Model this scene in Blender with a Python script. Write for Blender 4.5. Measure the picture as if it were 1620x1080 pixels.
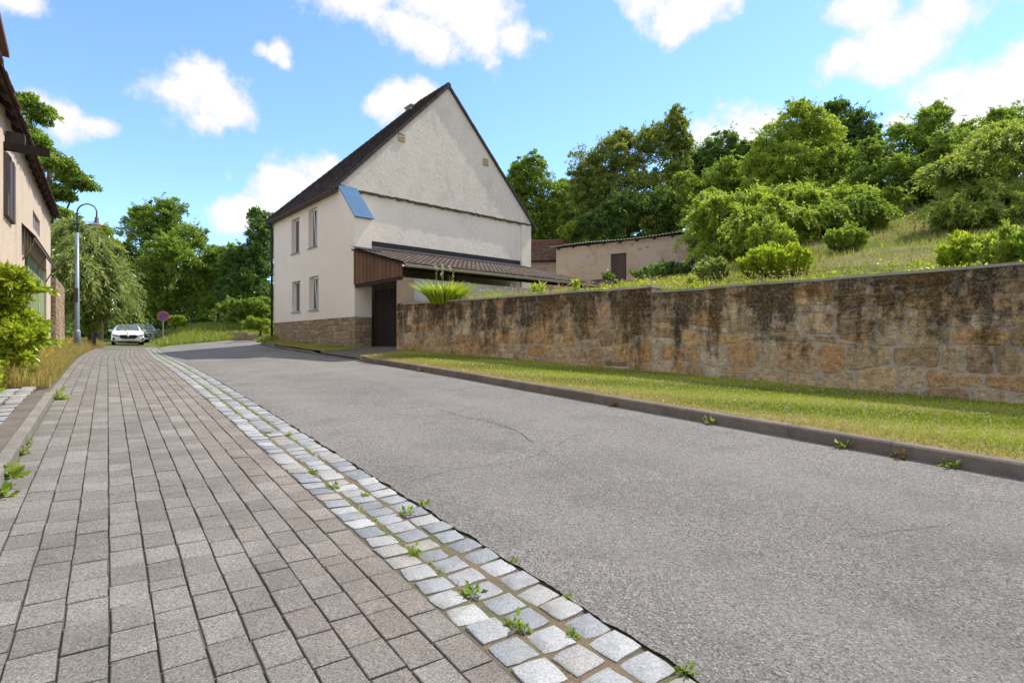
import bpy, math, random
import numpy as np
from mathutils import Vector, Matrix
from mathutils.geometry import tessellate_polygon

# ------------------------------------------------------------------ camera, world, sun, exposure
scene = bpy.context.scene
for o in list(bpy.data.objects): bpy.data.objects.remove(o)
EYE = 1.42                       # camera height; everything below is written relative to the eye and lifted at the end
F = 850.0                        # focal length in photo pixels (photo is 1620 wide)
cam_data = bpy.data.cameras.new('camera'); cam = bpy.data.objects.new('camera', cam_data)
scene.collection.objects.link(cam)
cam_data.sensor_width = 36.0; cam_data.lens = 36.0 * F / 1620.0
cam_data.clip_start = 0.05; cam_data.clip_end = 3000
cam.location = (0, 0, EYE); cam.rotation_euler = (math.radians(90), 0, 0)
scene.camera = cam
scene.render.resolution_x = 1024; scene.render.resolution_y = 682

SUN_AZ, SUN_EL = 56.0, 54.0      # azimuth clockwise from +Y
SUN_STRENGTH, SKY_STRENGTH, EXPOSURE = 2.3, 0.15, 1.3
sun_dir = Vector((math.sin(math.radians(SUN_AZ)) * math.cos(math.radians(SUN_EL)),
                  math.cos(math.radians(SUN_AZ)) * math.cos(math.radians(SUN_EL)), math.sin(math.radians(SUN_EL))))
sl = bpy.data.lights.new('sun', 'SUN'); sl.energy = SUN_STRENGTH; sl.angle = math.radians(0.53); sl.color = (1.0, 0.94, 0.84)
so = bpy.data.objects.new('sun', sl); scene.collection.objects.link(so)
so.rotation_euler = (-sun_dir).to_track_quat('-Z', 'Y').to_euler(); so.location = (20, 20, 60)
scene.view_settings.view_transform = 'Standard'; scene.view_settings.look = 'None'
scene.view_settings.exposure = EXPOSURE; scene.view_settings.gamma = 1.0
scene.view_settings.use_curve_mapping = False
scene.cycles.max_bounces = 5; scene.cycles.diffuse_bounces = 3; scene.cycles.glossy_bounces = 2; scene.cycles.transmission_bounces = 4

def nd(nt, typ, ins=None, **props):
    n = nt.nodes.new(typ)
    for k, v in props.items(): setattr(n, k, v)
    if ins:
        for k, v in ins.items():
            s = n.inputs[k]
            if isinstance(v, bpy.types.NodeSocket): nt.links.new(v, s)
            else: s.default_value = v
    return n
def mth(nt, op, a, b=None, c=None, clamp=False):
    ins = {0: a}
    if b is not None: ins[1] = b
    if c is not None: ins[2] = c
    n = nd(nt, 'ShaderNodeMath', ins, operation=op); n.use_clamp = clamp
    return n.outputs[0]
def ramp(nt, fac, stops, interp='LINEAR'):
    n = nd(nt, 'ShaderNodeValToRGB', {0: fac}); cr = n.color_ramp; cr.interpolation = interp
    while len(cr.elements) < len(stops): cr.elements.new(0.5)
    for e, (p, c) in zip(cr.elements, stops):
        e.position = p; e.color = (c[0], c[1], c[2], 1) if hasattr(c, '__len__') else (c, c, c, 1)
    return n.outputs[0]
def mixc(nt, fac, a, b, blend='MIX'):
    n = nt.nodes.new('ShaderNodeMix'); n.data_type = 'RGBA'; n.blend_type = blend
    for s, v in ((n.inputs[0], fac), (n.inputs[6], a), (n.inputs[7], b)):
        if isinstance(v, bpy.types.NodeSocket): nt.links.new(v, s)
        elif hasattr(v, '__len__'): s.default_value = (v[0], v[1], v[2], 1)
        else: s.default_value = v if s.type == 'VALUE' else (v, v, v, 1)
    return n.outputs[2]

def build_world():
    w = bpy.data.worlds.new('World'); scene.world = w; w.use_nodes = True
    nt = w.node_tree; nt.nodes.clear()
    sky = nd(nt, 'ShaderNodeTexSky', sky_type='NISHITA', sun_disc=False, sun_elevation=math.radians(SUN_EL),
             sun_rotation=math.radians(SUN_AZ), altitude=150.0, air_density=1.0, dust_density=0.05, ozone_density=1.6)
    tc = nd(nt, 'ShaderNodeTexCoord'); d = tc.outputs['Generated']
    # cumulus: puffs given as directions, broken up by noise; a noise field adds heavier cloud out of view for fill light
    puffs = [(300,150,70),(268,135,48),(345,165,48),(320,185,40),(290,110,32),(205,142,12),
             (110,190,48),(75,172,34),(148,200,30),(20,2,34),
             (425,78,26),(405,70,20),(440,95,18),
             (600,-10,80),(680,10,95),(760,45,75),(690,65,55),(815,60,42),(560,-30,70),(640,40,50),
             (1010,-20,60),(1090,-10,80),(1070,35,42),(1150,-20,60),
             (1380,15,70),(1335,95,50),(1415,75,75),(1490,10,75),(1440,105,40),(1560,-40,75),
             (1570,150,70),(1620,100,60),(1480,150,52),(1640,170,80),(1425,195,30),(1720,60,90),(1530,195,55),
             (630,165,42),(665,160,36),(600,170,24),(1170,205,52),(1130,215,38),(1210,190,32),
             (480,285,58),(430,310,62),(505,262,42),(395,335,50),(440,280,38),(380,350,34)]
    nz = nd(nt, 'ShaderNodeTexNoise', {'Vector': d, 'Scale': 11.0, 'Detail': 8.0, 'Roughness': 0.63})
    nz2 = nd(nt, 'ShaderNodeTexNoise', {'Vector': d, 'Scale': 4.0, 'Detail': 3.0, 'Roughness': 0.5})
    off = nd(nt, 'ShaderNodeVectorMath', {0: nz2.outputs['Color'], 1: (0.5, 0.5, 0.5)}, operation='SUBTRACT')
    off = nd(nt, 'ShaderNodeVectorMath', {0: off.outputs[0], 'Scale': 0.06}, operation='SCALE')
    dd = nd(nt, 'ShaderNodeVectorMath', {0: d, 1: off.outputs[0]}, operation='ADD').outputs[0]
    sc = (1, 1, 1.35)
    dd = nd(nt, 'ShaderNodeVectorMath', {0: dd, 1: sc}, operation='MULTIPLY').outputs[0]
    fld = None
    for px, py, r in puffs:
        v = Vector(((px - 810) / F, 1, (540 - py) / F)); L = v.length; v.normalize()
        ds = nd(nt, 'ShaderNodeVectorMath', {0: dd, 1: (v.x * sc[0], v.y * sc[1], v.z * sc[2])}, operation='DISTANCE').outputs['Value']
        g = mth(nt, 'MULTIPLY_ADD', ds, -1.0 / (r / F / L * 1.17), 1.0)
        fld = g if fld is None else mth(nt, 'MAXIMUM', fld, g)
    fld = mth(nt, 'MAXIMUM', fld, -1.2)
    # unseen sky behind and above the viewer: extra cloud cover added as white fill
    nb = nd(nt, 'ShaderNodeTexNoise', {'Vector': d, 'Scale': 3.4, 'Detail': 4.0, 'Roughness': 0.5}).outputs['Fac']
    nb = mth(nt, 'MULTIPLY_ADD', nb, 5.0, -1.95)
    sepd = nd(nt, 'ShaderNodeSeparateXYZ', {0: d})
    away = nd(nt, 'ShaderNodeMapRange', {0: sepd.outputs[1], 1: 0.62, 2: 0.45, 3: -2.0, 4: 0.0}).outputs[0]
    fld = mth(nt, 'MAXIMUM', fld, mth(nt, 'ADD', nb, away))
    nf = mth(nt, 'MULTIPLY_ADD', nz.outputs['Fac'], 3.0, -1.5)
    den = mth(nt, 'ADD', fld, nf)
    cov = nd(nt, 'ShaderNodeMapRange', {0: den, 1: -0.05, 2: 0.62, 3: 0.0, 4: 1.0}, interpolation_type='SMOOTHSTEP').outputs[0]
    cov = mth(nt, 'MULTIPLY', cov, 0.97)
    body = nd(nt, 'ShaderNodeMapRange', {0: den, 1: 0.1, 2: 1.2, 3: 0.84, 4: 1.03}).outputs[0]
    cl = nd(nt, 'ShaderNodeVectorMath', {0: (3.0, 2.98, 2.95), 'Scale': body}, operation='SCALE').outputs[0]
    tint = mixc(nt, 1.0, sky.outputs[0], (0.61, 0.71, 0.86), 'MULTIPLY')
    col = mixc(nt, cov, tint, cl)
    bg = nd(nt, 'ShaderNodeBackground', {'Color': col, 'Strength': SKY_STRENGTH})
    out = nd(nt, 'ShaderNodeOutputWorld', {'Surface': bg.outputs[0]})
build_world()

# ------------------------------------------------------------------ helpers
rnd = random.Random(7)
COL = scene.collection
def at(px, py, k):               # photo pixel at depth k metres -> point
    return Vector(((px - 810) / F * k, k, (540 - py) / F * k))
U2 = np.array([-640.0, 850.0]); U2 /= np.linalg.norm(U2); N2 = np.array([U2[1], -U2[0]])   # along the road / across it
def st(s, t, z=0.0): return Vector((s * U2[0] + t * N2[0], s * U2[1] + t * N2[1], z))
def to_st(p): return p[0] * U2[0] + p[1] * U2[1], p[0] * N2[0] + p[1] * N2[1]
def sstep(a, b, x):
    x = min(1.0, max(0.0, (x - a) / (b - a))); return x * x * (3 - 2 * x)
def prof(s):                     # long profile of the gutter line
    if s < 9: return -1.42 + .046 * s
    z = -1.42 + .046 * 9
    d = min(s - 9, 12); z += .046 * d - .030 * d * d / 24
    if s > 21: z += .016 * (min(s, 60) - 21)
    return z
def zg(s, t):                    # ground height
    z = prof(s)
    if t < 1.31: z += .03 * (1.31 - max(t, -6))
    if t > 1.93:
        z += (.045 + .035 * sstep(16, 28, s)) * (min(t, 9) - 1.93)
        z += .075 * min(max(s - 39, 0), 20) * sstep(2, 6, t)
    return z

def attach(o, parent):
    o.parent = parent
    if parent is not None: o.matrix_parent_inverse = Matrix.Translation(-parent.location)
def mesh_obj(name, me, mat, parent=None):
    o = bpy.data.objects.new(name, me); COL.objects.link(o)
    if mat is not None and not me.materials: me.materials.append(mat)
    if parent is not None: attach(o, parent)
    return o
def tag(o, label=None, cat=None, group=None, kind=None):
    if label: o['label'] = label
    if cat: o['category'] = cat
    if group: o['group'] = group
    if kind: o['kind'] = kind
    return o
def thing(name, label, cat, loc, group=None):
    o = bpy.data.objects.new(name, None); COL.objects.link(o); o.location = loc
    o.empty_display_size = 0.2
    return tag(o, label, cat, group)

class MB:
    def __init__(s): s.v = []; s.f = []; s.r = []
    def add(s, vs, fs, r=None):
        n = len(s.v); s.v += [tuple(v) for v in vs]; s.f += [tuple(i + n for i in f) for f in fs]
        if r is not None: s.r += [r] * (len(s.v) - len(s.r))
        return s
    def hexa(s, b4, t4, r=None):  # bottom 4 (ccw from above), top 4
        return s.add(list(b4) + list(t4), [(3,2,1,0),(4,5,6,7),(0,1,5,4),(1,2,6,5),(2,3,7,6),(3,0,4,7)], r)
    def box(s, O, ax, ay, az, x0, x1, y0, y1, z0, z1, r=None):
        p = lambda x, y, z: Vector(O) + ax * x + ay * y + az * z
        return s.hexa([p(x0,y0,z0),p(x1,y0,z0),p(x1,y1,z0),p(x0,y1,z0)], [p(x0,y0,z1),p(x1,y0,z1),p(x1,y1,z1),p(x0,y1,z1)], r)
    def tube(s, pts, rad, n=8, cap=True):
        pts = [Vector(p) for p in pts]
        if not hasattr(rad, '__len__'): rad = [rad] * len(pts)
        base = len(s.v); ref = None
        for i, p in enumerate(pts):
            t = (pts[min(i+1, len(pts)-1)] - pts[max(i-1, 0)]).normalized()
            if ref is None: ref = Vector((1,0,0)) if abs(t.x) < .8 else Vector((0,1,0))
            x = (ref - t * ref.dot(t)).normalized(); ref = x; y = t.cross(x)
            for j in range(n):
                a = 2 * math.pi * j / n
                s.v.append(tuple(p + (x * math.cos(a) + y * math.sin(a)) * rad[i]))
        for i in range(len(pts) - 1):
            for j in range(n):
                a, b = base + i*n + j, base + i*n + (j+1) % n
                s.f.append((a, b, b + n, a + n))
        if cap:
            s.f.append(tuple(base + j for j in reversed(range(n)))); s.f.append(tuple(base + (len(pts)-1)*n + j for j in range(n)))
        return s
    def lathe(s, c, prof_, n=20, axis=Vector((0,0,1))):
        ax = Vector(axis).normalized(); x = (Vector((1,0,0)) if abs(ax.x) < .8 else Vector((0,1,0))); x = (x - ax * x.dot(ax)).normalized(); y = ax.cross(x)
        base = len(s.v)
        for r, h in prof_:
            for j in range(n):
                a = 2*math.pi*j/n; s.v.append(tuple(Vector(c) + ax*h + (x*math.cos(a) + y*math.sin(a))*max(r, 1e-4)))
        for i in range(len(prof_)-1):
            for j in range(n):
                a, b = base+i*n+j, base+i*n+(j+1) % n
                s.f.append((a, b, b+n, a+n))
        return s
    def prism(s, poly, d):       # poly: list of Vectors (planar), d: extrusion vector
        n = len(poly); base = len(s.v); poly = [Vector(p) for p in poly]; d = Vector(d)
        s.v += [tuple(p) for p in poly] + [tuple(p + d) for p in poly]
        for t in tessellate_polygon([poly]):
            s.f.append(tuple(base + i for i in t)); s.f.append(tuple(base + n + i for i in reversed(t)))
        for i in range(n): s.f.append((base+i, base+(i+1) % n, base+n+(i+1) % n, base+n+i))
        return s
    def mesh(s, name, fix=True):
        me = bpy.data.meshes.new(name); me.from_pydata(s.v, [], s.f)
        if s.r:
            at_ = me.attributes.new('rnd', 'FLOAT', 'POINT'); at_.data.foreach_set('value', np.array(s.r, dtype=np.float32))
        if fix:
            import bmesh
            bm = bmesh.new(); bm.from_mesh(me); bmesh.ops.recalc_face_normals(bm, faces=bm.faces); bm.to_mesh(me); bm.free()
        me.update(); return me
    def build(s, name, mat, parent=None, smooth=False, fix=True):
        me = s.mesh(name, fix)
        if smooth: me.shade_smooth()
        return mesh_obj(name, me, mat, parent)
def auto_smooth(o, deg=40):
    me = o.data; me.shade_smooth()
    try: me.set_sharp_from_angle(angle=math.radians(deg))
    except Exception: pass
    return o
X3, Y3, Z3 = Vector((1,0,0)), Vector((0,1,0)), Vector((0,0,1))
U3, N3 = Vector((U2[0], U2[1], 0)), Vector((N2[0], N2[1], 0))

# ------------------------------------------------------------------ materials
def new_mat(name):
    m = bpy.data.materials.new(name); m.use_nodes = True; nt = m.node_tree
    b = nt.nodes['Principled BSDF']; return m, nt, b
def pos(nt): return nd(nt, 'ShaderNodeNewGeometry').outputs['Position']
def noise(nt, vec, scale, detail=4.0, rough=0.55, out='Fac'):
    return nd(nt, 'ShaderNodeTexNoise', {'Vector': vec, 'Scale': scale, 'Detail': detail, 'Roughness': rough}).outputs[out]
def scaled(nt, vec, s): return nd(nt, 'ShaderNodeVectorMath', {0: vec, 1: s}, operation='MULTIPLY').outputs[0]
def bump(nt, b, h, strength, dist=0.01, prev=None):
    ins = {'Strength': strength, 'Distance': dist, 'Height': h}
    if prev is not None: ins['Normal'] = prev
    n = nd(nt, 'ShaderNodeBump', ins); nt.links.new(n.outputs[0], b.inputs['Normal']); return n.outputs[0]
def setc(nt, b, col, rough=0.85, spec=0.3):
    if isinstance(col, bpy.types.NodeSocket): nt.links.new(col, b.inputs['Base Color'])
    else: b.inputs['Base Color'].default_value = (*col, 1)
    b.inputs['Roughness'].default_value = rough; b.inputs['Specular IOR Level'].default_value = spec
def piece_random(nt):            # one number per piece, whether it is an object or an island of a joined mesh
    a = nd(nt, 'ShaderNodeObjectInfo').outputs['Random']; b = nd(nt, 'ShaderNodeAttribute', attribute_name='rnd').outputs['Fac']
    return mth(nt, 'FRACT', mth(nt, 'ADD', a, b))
def flat(name, col, rough=0.6, spec=0.4, metal=0.0, var=0.12, scale=6.0, bmp=0.0):
    m, nt, b = new_mat(name); p = pos(nt)
    n = noise(nt, p, scale, 5)
    c = mixc(nt, n, [x * (1 - var * 1.6) for x in col], [min(1, x * (1 + var * 1.2)) for x in col])
    setc(nt, b, c, rough, spec); b.inputs['Metallic'].default_value = metal
    if bmp: bump(nt, b, noise(nt, p, scale * 8, 3), bmp, 0.01)
    return m
M = {}
def m_paver():
    m, nt, b = new_mat('paver_concrete'); p = pos(nt); r = piece_random(nt)
    base = ramp(nt, r, [(0, (.175,.161,.143)), (.35, (.200,.185,.166)), (.7, (.222,.206,.186)), (1, (.255,.238,.215))])
    sp = nd(nt, 'ShaderNodeVectorMath', {0: p, 1: (N2[0], N2[1], 0)}, operation='DOT_PRODUCT').outputs['Value']
    warm = nd(nt, 'ShaderNodeMapRange', {0: mth(nt, 'ADD', sp, mth(nt, 'MULTIPLY', mth(nt, 'FRACT', mth(nt, 'MULTIPLY', r, 7.3)), .8)), 1: 0.9, 2: 2.0, 3: 0.0, 4: 0.5}).outputs[0]
    base = mixc(nt, warm, base, (.235,.185,.148))
    dirt = noise(nt, p, 2.2, 5, .6)
    base = mixc(nt, nd(nt, 'ShaderNodeMapRange', {0: dirt, 1: .42, 2: .68, 3: 0., 4: .5}).outputs[0], base, (.115,.104,.090))
    fine = noise(nt, p, 95, 4, .8)
    base = mixc(nt, .85, base, ramp(nt, fine, [(.33, .30), (.5, 1.0), (.66, 1.75)]), 'MULTIPLY')
    vs = nd(nt, 'ShaderNodeTexVoronoi', {'Vector': p, 'Scale': 9.0}).outputs['Distance']
    spot = nd(nt, 'ShaderNodeMapRange', {0: vs, 1: .075, 2: .03, 3: 0., 4: .6}).outputs[0]
    base = mixc(nt, mth(nt, 'MULTIPLY', spot, nd(nt, 'ShaderNodeMapRange', {0: noise(nt, p, 1.1), 1: .5, 2: .6}).outputs[0]), base, (.36,.35,.32))
    setc(nt, b, base, .9, .25)
    n1 = bump(nt, b, noise(nt, p, 120, 4, .7), .8, .008); bump(nt, b, noise(nt, p, 26, 4), .7, .012, n1)
    return m
def m_sett():
    m, nt, b = new_mat('granite_sett'); p = pos(nt); r = piece_random(nt)
    base = ramp(nt, r, [(0, (.19,.20,.212)), (.25, (.245,.255,.265)), (.5, (.30,.307,.31)), (.72, (.28,.262,.23)), (.86, (.33,.332,.33)), (1, (.385,.383,.37))])
    base = mixc(nt, .8, base, ramp(nt, noise(nt, p, 90, 4, .75), [(.33, .5), (.5, 1.0), (.66, 1.4)]), 'MULTIPLY')
    vs = nd(nt, 'ShaderNodeTexVoronoi', {'Vector': p, 'Scale': 55.0}).outputs['Distance']
    base = mixc(nt, nd(nt, 'ShaderNodeMapRange', {0: vs, 1: .13, 2: .07, 3: 0., 4: .8}).outputs[0], base, (.05,.05,.05))
    base = mixc(nt, nd(nt, 'ShaderNodeMapRange', {0: noise(nt, p, 7, 4), 1: .5, 2: .75, 3: 0., 4: .6}).outputs[0], base, (.15,.128,.10))
    setc(nt, b, base, .62, .4)
    n1 = bump(nt, b, noise(nt, p, 90, 4, .65), .45, .006); bump(nt, b, noise(nt, p, 16, 3), .5, .015, n1)
    return m
def m_asphalt(name='asphalt', k=1.0):
    m, nt, b = new_mat(name); p = pos(nt)
    big = noise(nt, p, .45, 5, .6)
    base = ramp(nt, big, [(.3, (.172*k,.158*k,.142*k)), (.5, (.205*k,.190*k,.172*k)), (.72, (.235*k,.218*k,.199*k))])
    v = nd(nt, 'ShaderNodeTexVoronoi', {'Vector': p, 'Scale': 105.0}); cell = nd(nt, 'ShaderNodeSeparateXYZ', {0: v.outputs['Color']}).outputs[0]
    agg = ramp(nt, cell, [(0, .40), (.2, .75), (.55, 1.04), (.85, 1.27), (1, 1.8)])
    base = mixc(nt, 1.0, base, agg, 'MULTIPLY')
    pit = noise(nt, p, 42, 5, .8)
    base = mixc(nt, nd(nt, 'ShaderNodeMapRange', {0: pit, 1: .42, 2: .33, 3: 0., 4: .9}).outputs[0], base, (.045,.042,.04))
    st_ = noise(nt, p, 1.7, 6, .65)
    base = mixc(nt, nd(nt, 'ShaderNodeMapRange', {0: st_, 1: .52, 2: .72, 3: 0., 4: .4}).outputs[0], base, (.085,.078,.069))
    tr = nd(nt, 'ShaderNodeVectorMath', {0: p, 1: (N2[0], N2[1], 0)}, operation='DOT_PRODUCT').outputs['Value']
    wob = mth(nt, 'MULTIPLY_ADD', noise(nt, p, .7, 3), .9, -.45)
    band = mth(nt, 'SINE', mth(nt, 'MULTIPLY', mth(nt, 'ADD', tr, wob), 3.0))
    base = mixc(nt, nd(nt, 'ShaderNodeMapRange', {0: band, 1: .1, 2: 1., 3: 0., 4: .22}).outputs[0], base, (.26,.243,.222))
    setc(nt, b, base, .82, .35)
    n1 = bump(nt, b, v.outputs['Distance'], .7, .008); n2 = bump(nt, b, pit, .9, .016, n1); bump(nt, b, noise(nt, p, 8, 3), .25, .02, n2)
    return m
def m_dirt(name, c0, c1, scale=12.0, moss=0.0, mc=(.06,.10,.025)):
    m, nt, b = new_mat(name); p = pos(nt)
    base = mixc(nt, noise(nt, p, scale, 6, .65), c0, c1)
    base = mixc(nt, .7, base, ramp(nt, noise(nt, p, 150, 3, .7), [(.3, .55), (.5, 1.0), (.7, 1.4)]), 'MULTIPLY')
    if moss: base = mixc(nt, nd(nt, 'ShaderNodeMapRange', {0: noise(nt, p, 1.8, 5), 1: .42, 2: .62, 3: 0., 4: moss}).outputs[0], base, mc)
    setc(nt, b, base, .95, .15); bump(nt, b, noise(nt, p, 60, 4, .7), .7, .015)
    return m
def m_kerb(name, c):
    m, nt, b = new_mat(name); p = pos(nt); r = piece_random(nt)
    base = mixc(nt, r, [x * .85 for x in c], [x * 1.12 for x in c])
    base = mixc(nt, nd(nt, 'ShaderNodeMapRange', {0: noise(nt, p, 4, 6, .65), 1: .42, 2: .68, 3: 0., 4: .55}).outputs[0], base, [c[0]*.45, c[1]*.43, c[2]*.4])
    base = mixc(nt, .8, base, ramp(nt, noise(nt, p, 110, 3, .7), [(.3, .65), (.5, 1.), (.7, 1.3)]), 'MULTIPLY')
    setc(nt, b, base, .9, .2); n1 = bump(nt, b, noise(nt, p, 90, 4, .7), .5, .008); bump(nt, b, noise(nt, p, 12, 3), .3, .02, n1)
    return m
WTOP = 1.2 + EYE
def wall_stain(nt, p, base, amount=1.0):
    z = nd(nt, 'ShaderNodeSeparateXYZ', {0: p}).outputs[2]
    streak = mth(nt, 'ADD', mth(nt, 'MULTIPLY', noise(nt, scaled(nt, p, (2.6, 2.6, .55)), 1.0, 6, .68), .62), mth(nt, 'MULTIPLY', noise(nt, p, 5.0, 6, .72), .38))
    streak = mth(nt, 'MULTIPLY_ADD', streak, 1.9, -.45)
    up = nd(nt, 'ShaderNodeMapRange', {0: z, 1: WTOP - 1.95, 2: WTOP - .25, 3: -.19, 4: .20}).outputs[0]
    d = mth(nt, 'ADD', streak, up)
    f = nd(nt, 'ShaderNodeMapRange', {0: d, 1: .47, 2: .70, 3: 0., 4: .95 * amount}).outputs[0]
    moss = noise(nt, p, 1.3, 4)
    dark = mixc(nt, nd(nt, 'ShaderNodeMapRange', {0: moss, 1: .45, 2: .65}).outputs[0], (.026,.018,.012), (.085,.055,.014))
    g = noise(nt, p, 24, 5, .7)
    f = mth(nt, 'MULTIPLY', f, nd(nt, 'ShaderNodeMapRange', {0: g, 1: .3, 2: .55, 3: .55, 4: 1.}).outputs[0])
    base = mixc(nt, f, base, dark)
    lich = nd(nt, 'ShaderNodeMapRange', {0: noise(nt, p, 9, 6, .7), 1: .60, 2: .68, 3: 0., 4: .5}).outputs[0]
    return mixc(nt, mth(nt, 'MULTIPLY', lich, nd(nt, 'ShaderNodeMapRange', {0: noise(nt, p, .9), 1: .45, 2: .6}).outputs[0]), base, (.42,.38,.31))
def m_wallstone():
    m, nt, b = new_mat('sandstone'); p = pos(nt); r = piece_random(nt)
    base = ramp(nt, r, [(0, (.28,.17,.09)), (.18, (.41,.29,.16)), (.36, (.52,.39,.235)), (.55, (.56,.37,.18)), (.72, (.46,.26,.12)), (.86, (.60,.49,.33)), (1, (.34,.215,.125))])
    base = mixc(nt, .75, base, ramp(nt, noise(nt, p, 9, 6, .72), [(.30, .35), (.5, 1.0), (.68, 1.5)]), 'MULTIPLY')
    base = mixc(nt, .7, base, ramp(nt, noise(nt, p, 42, 5, .75), [(.33, .4), (.5, 1.0), (.67, 1.4)]), 'MULTIPLY')
    base = wall_stain(nt, p, base)
    setc(nt, b, base, .92, .2); n1 = bump(nt, b, noise(nt, p, 40, 5, .75), .9, .03); bump(nt, b, noise(nt, p, 9, 4), .8, .06, n1)
    return m
def m_mortar():
    m, nt, b = new_mat('wall_mortar'); p = pos(nt)
    base = mixc(nt, noise(nt, p, 5, 5), (.33,.27,.205), (.50,.43,.345))
    base = mixc(nt, .7, base, ramp(nt, noise(nt, p, 60, 4, .7), [(.3, .6), (.5, 1.0), (.7, 1.3)]), 'MULTIPLY')
    base = wall_stain(nt, p, base, .9)
    setc(nt, b, base, .95, .15); bump(nt, b, noise(nt, p, 45, 5, .7), .8, .02)
    return m
def m_plaster(name, c, rough_amt=.5, grime=.3, gc=(.26,.245,.22), spots=0.0, fine=45.0):
    m, nt, b = new_mat(name); p = pos(nt)
    base = mixc(nt, noise(nt, p, 1.2, 5), [x * .93 for x in c], [min(1, x * 1.05) for x in c])
    g = noise(nt, scaled(nt, p, (1, 1, .5)), 1.1, 7, .68)
    base = mixc(nt, nd(nt, 'ShaderNodeMapRange', {0: g, 1: .5, 2: .76, 3: 0., 4: grime}).outputs[0], base, gc)
    if spots:
        v = noise(nt, p, 15, 5, .72); w = noise(nt, p, 1.0, 4, .6)
        f = mth(nt, 'MULTIPLY', nd(nt, 'ShaderNodeMapRange', {0: v, 1: .51, 2: .62, 3: 0., 4: spots}).outputs[0], nd(nt, 'ShaderNodeMapRange', {0: w, 1: .36, 2: .62}).outputs[0])
        base = mixc(nt, f, base, (.13,.125,.115))
    base = mixc(nt, .5, base, ramp(nt, noise(nt, p, fine, 4, .7), [(.3, .78), (.5, 1.), (.7, 1.1)]), 'MULTIPLY')
    setc(nt, b, base, .95, .12); n1 = bump(nt, b, noise(nt, p, fine, 4, .7), rough_amt, .012); bump(nt, b, noise(nt, p, fine / 5, 4), rough_amt * .7, .03, n1)
    return m
def m_tiles(name, c, moss=0.25):
    m, nt, b = new_mat(name); p = pos(nt); r = piece_random(nt)
    base = mixc(nt, r, [x * .65 for x in c], [x * 1.35 for x in c])
    base = mixc(nt, nd(nt, 'ShaderNodeMapRange', {0: noise(nt, p, 3, 6, .7), 1: .48, 2: .7, 3: 0., 4: moss}).outputs[0], base, (.17,.15,.12))
    setc(nt, b, base, .85, .25); bump(nt, b, noise(nt, p, 60, 4), .4, .01)
    return m
def m_wood(name, c, dark=.5):
    m, nt, b = new_mat(name); p = pos(nt); r = piece_random(nt)
    base = mixc(nt, r, [x * .78 for x in c], [x * 1.18 for x in c])
    g = noise(nt, scaled(nt, p, (30, 30, 1.6)), 1.0, 5, .65)
    base = mixc(nt, .9, base, ramp(nt, g, [(.3, dark), (.5, 1.0), (.7, 1.25)]), 'MULTIPLY')
    setc(nt, b, base, .8, .25); bump(nt, b, g, .4, .01)
    return m
def m_brick(name, c1, c2, mortar, white=.5):
    m, nt, b = new_mat(name); uv = nd(nt, 'ShaderNodeAttribute', attribute_name='wuv').outputs['Vector']; p = pos(nt)
    br = nd(nt, 'ShaderNodeTexBrick', {'Vector': uv, 'Color1': (*c1, 1), 'Color2': (*c2, 1), 'Mortar': (*mortar, 1), 'Scale': 1.0, 'Mortar Size': .016, 'Mortar Smooth': .3, 'Brick Width': .25, 'Row Height': .077})
    base = mixc(nt, .5, br.outputs['Color'], ramp(nt, noise(nt, p, 3, 6, .7), [(.3, .6), (.5, 1.), (.7, 1.3)]), 'MULTIPLY')
    w = nd(nt, 'ShaderNodeMapRange', {0: noise(nt, p, .55, 6, .65), 1: .44, 2: .56, 3: 0., 4: white}).outputs[0]
    base = mixc(nt, w, base, mixc(nt, br.outputs['Fac'], (.66,.56,.46), (.42,.33,.25)))
    setc(nt, b, base, .92, .15); n1 = bump(nt, b, mth(nt, 'SUBTRACT', 1.0, br.outputs['Fac']), .6, .012); bump(nt, b, noise(nt, p, 40, 4), .4, .01, n1)
    return m
def m_leaf(name, c_dark, c_light, trans=.45, yellow=0.0):
    m, nt, b = new_mat(name); nt.nodes.remove(b)
    r = nd(nt, 'ShaderNodeAttribute', attribute_name='rnd').outputs['Fac']
    col = mixc(nt, r, c_dark, c_light)
    if yellow: col = mixc(nt, mth(nt, 'MULTIPLY', mth(nt, 'GREATER_THAN', mth(nt, 'FRACT', mth(nt, 'MULTIPLY', r, 13.7)), 1 - yellow), .7), col, (.30,.26,.04))
    d = nd(nt, 'ShaderNodeBsdfDiffuse', {'Color': col}); t = nd(nt, 'ShaderNodeBsdfTranslucent', {'Color': mixc(nt, .6, col, (1.25,1.35,.55), 'MULTIPLY')})
    mx = nd(nt, 'ShaderNodeMixShader', {0: trans, 1: d.outputs[0], 2: t.outputs[0]})
    g = nd(nt, 'ShaderNodeBsdfGlossy', {'Color': (.9,.95,1,1), 'Roughness': .45})
    fr = nd(nt, 'ShaderNodeFresnel', {'IOR': 1.35})
    mx2 = nd(nt, 'ShaderNodeMixShader', {0: mth(nt, 'MULTIPLY', fr.outputs[0], .12), 1: mx.outputs[0], 2: g.outputs[0]})
    nt.links.new(mx2.outputs[0], nt.nodes['Material Output'].inputs['Surface'])
    return m
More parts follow.
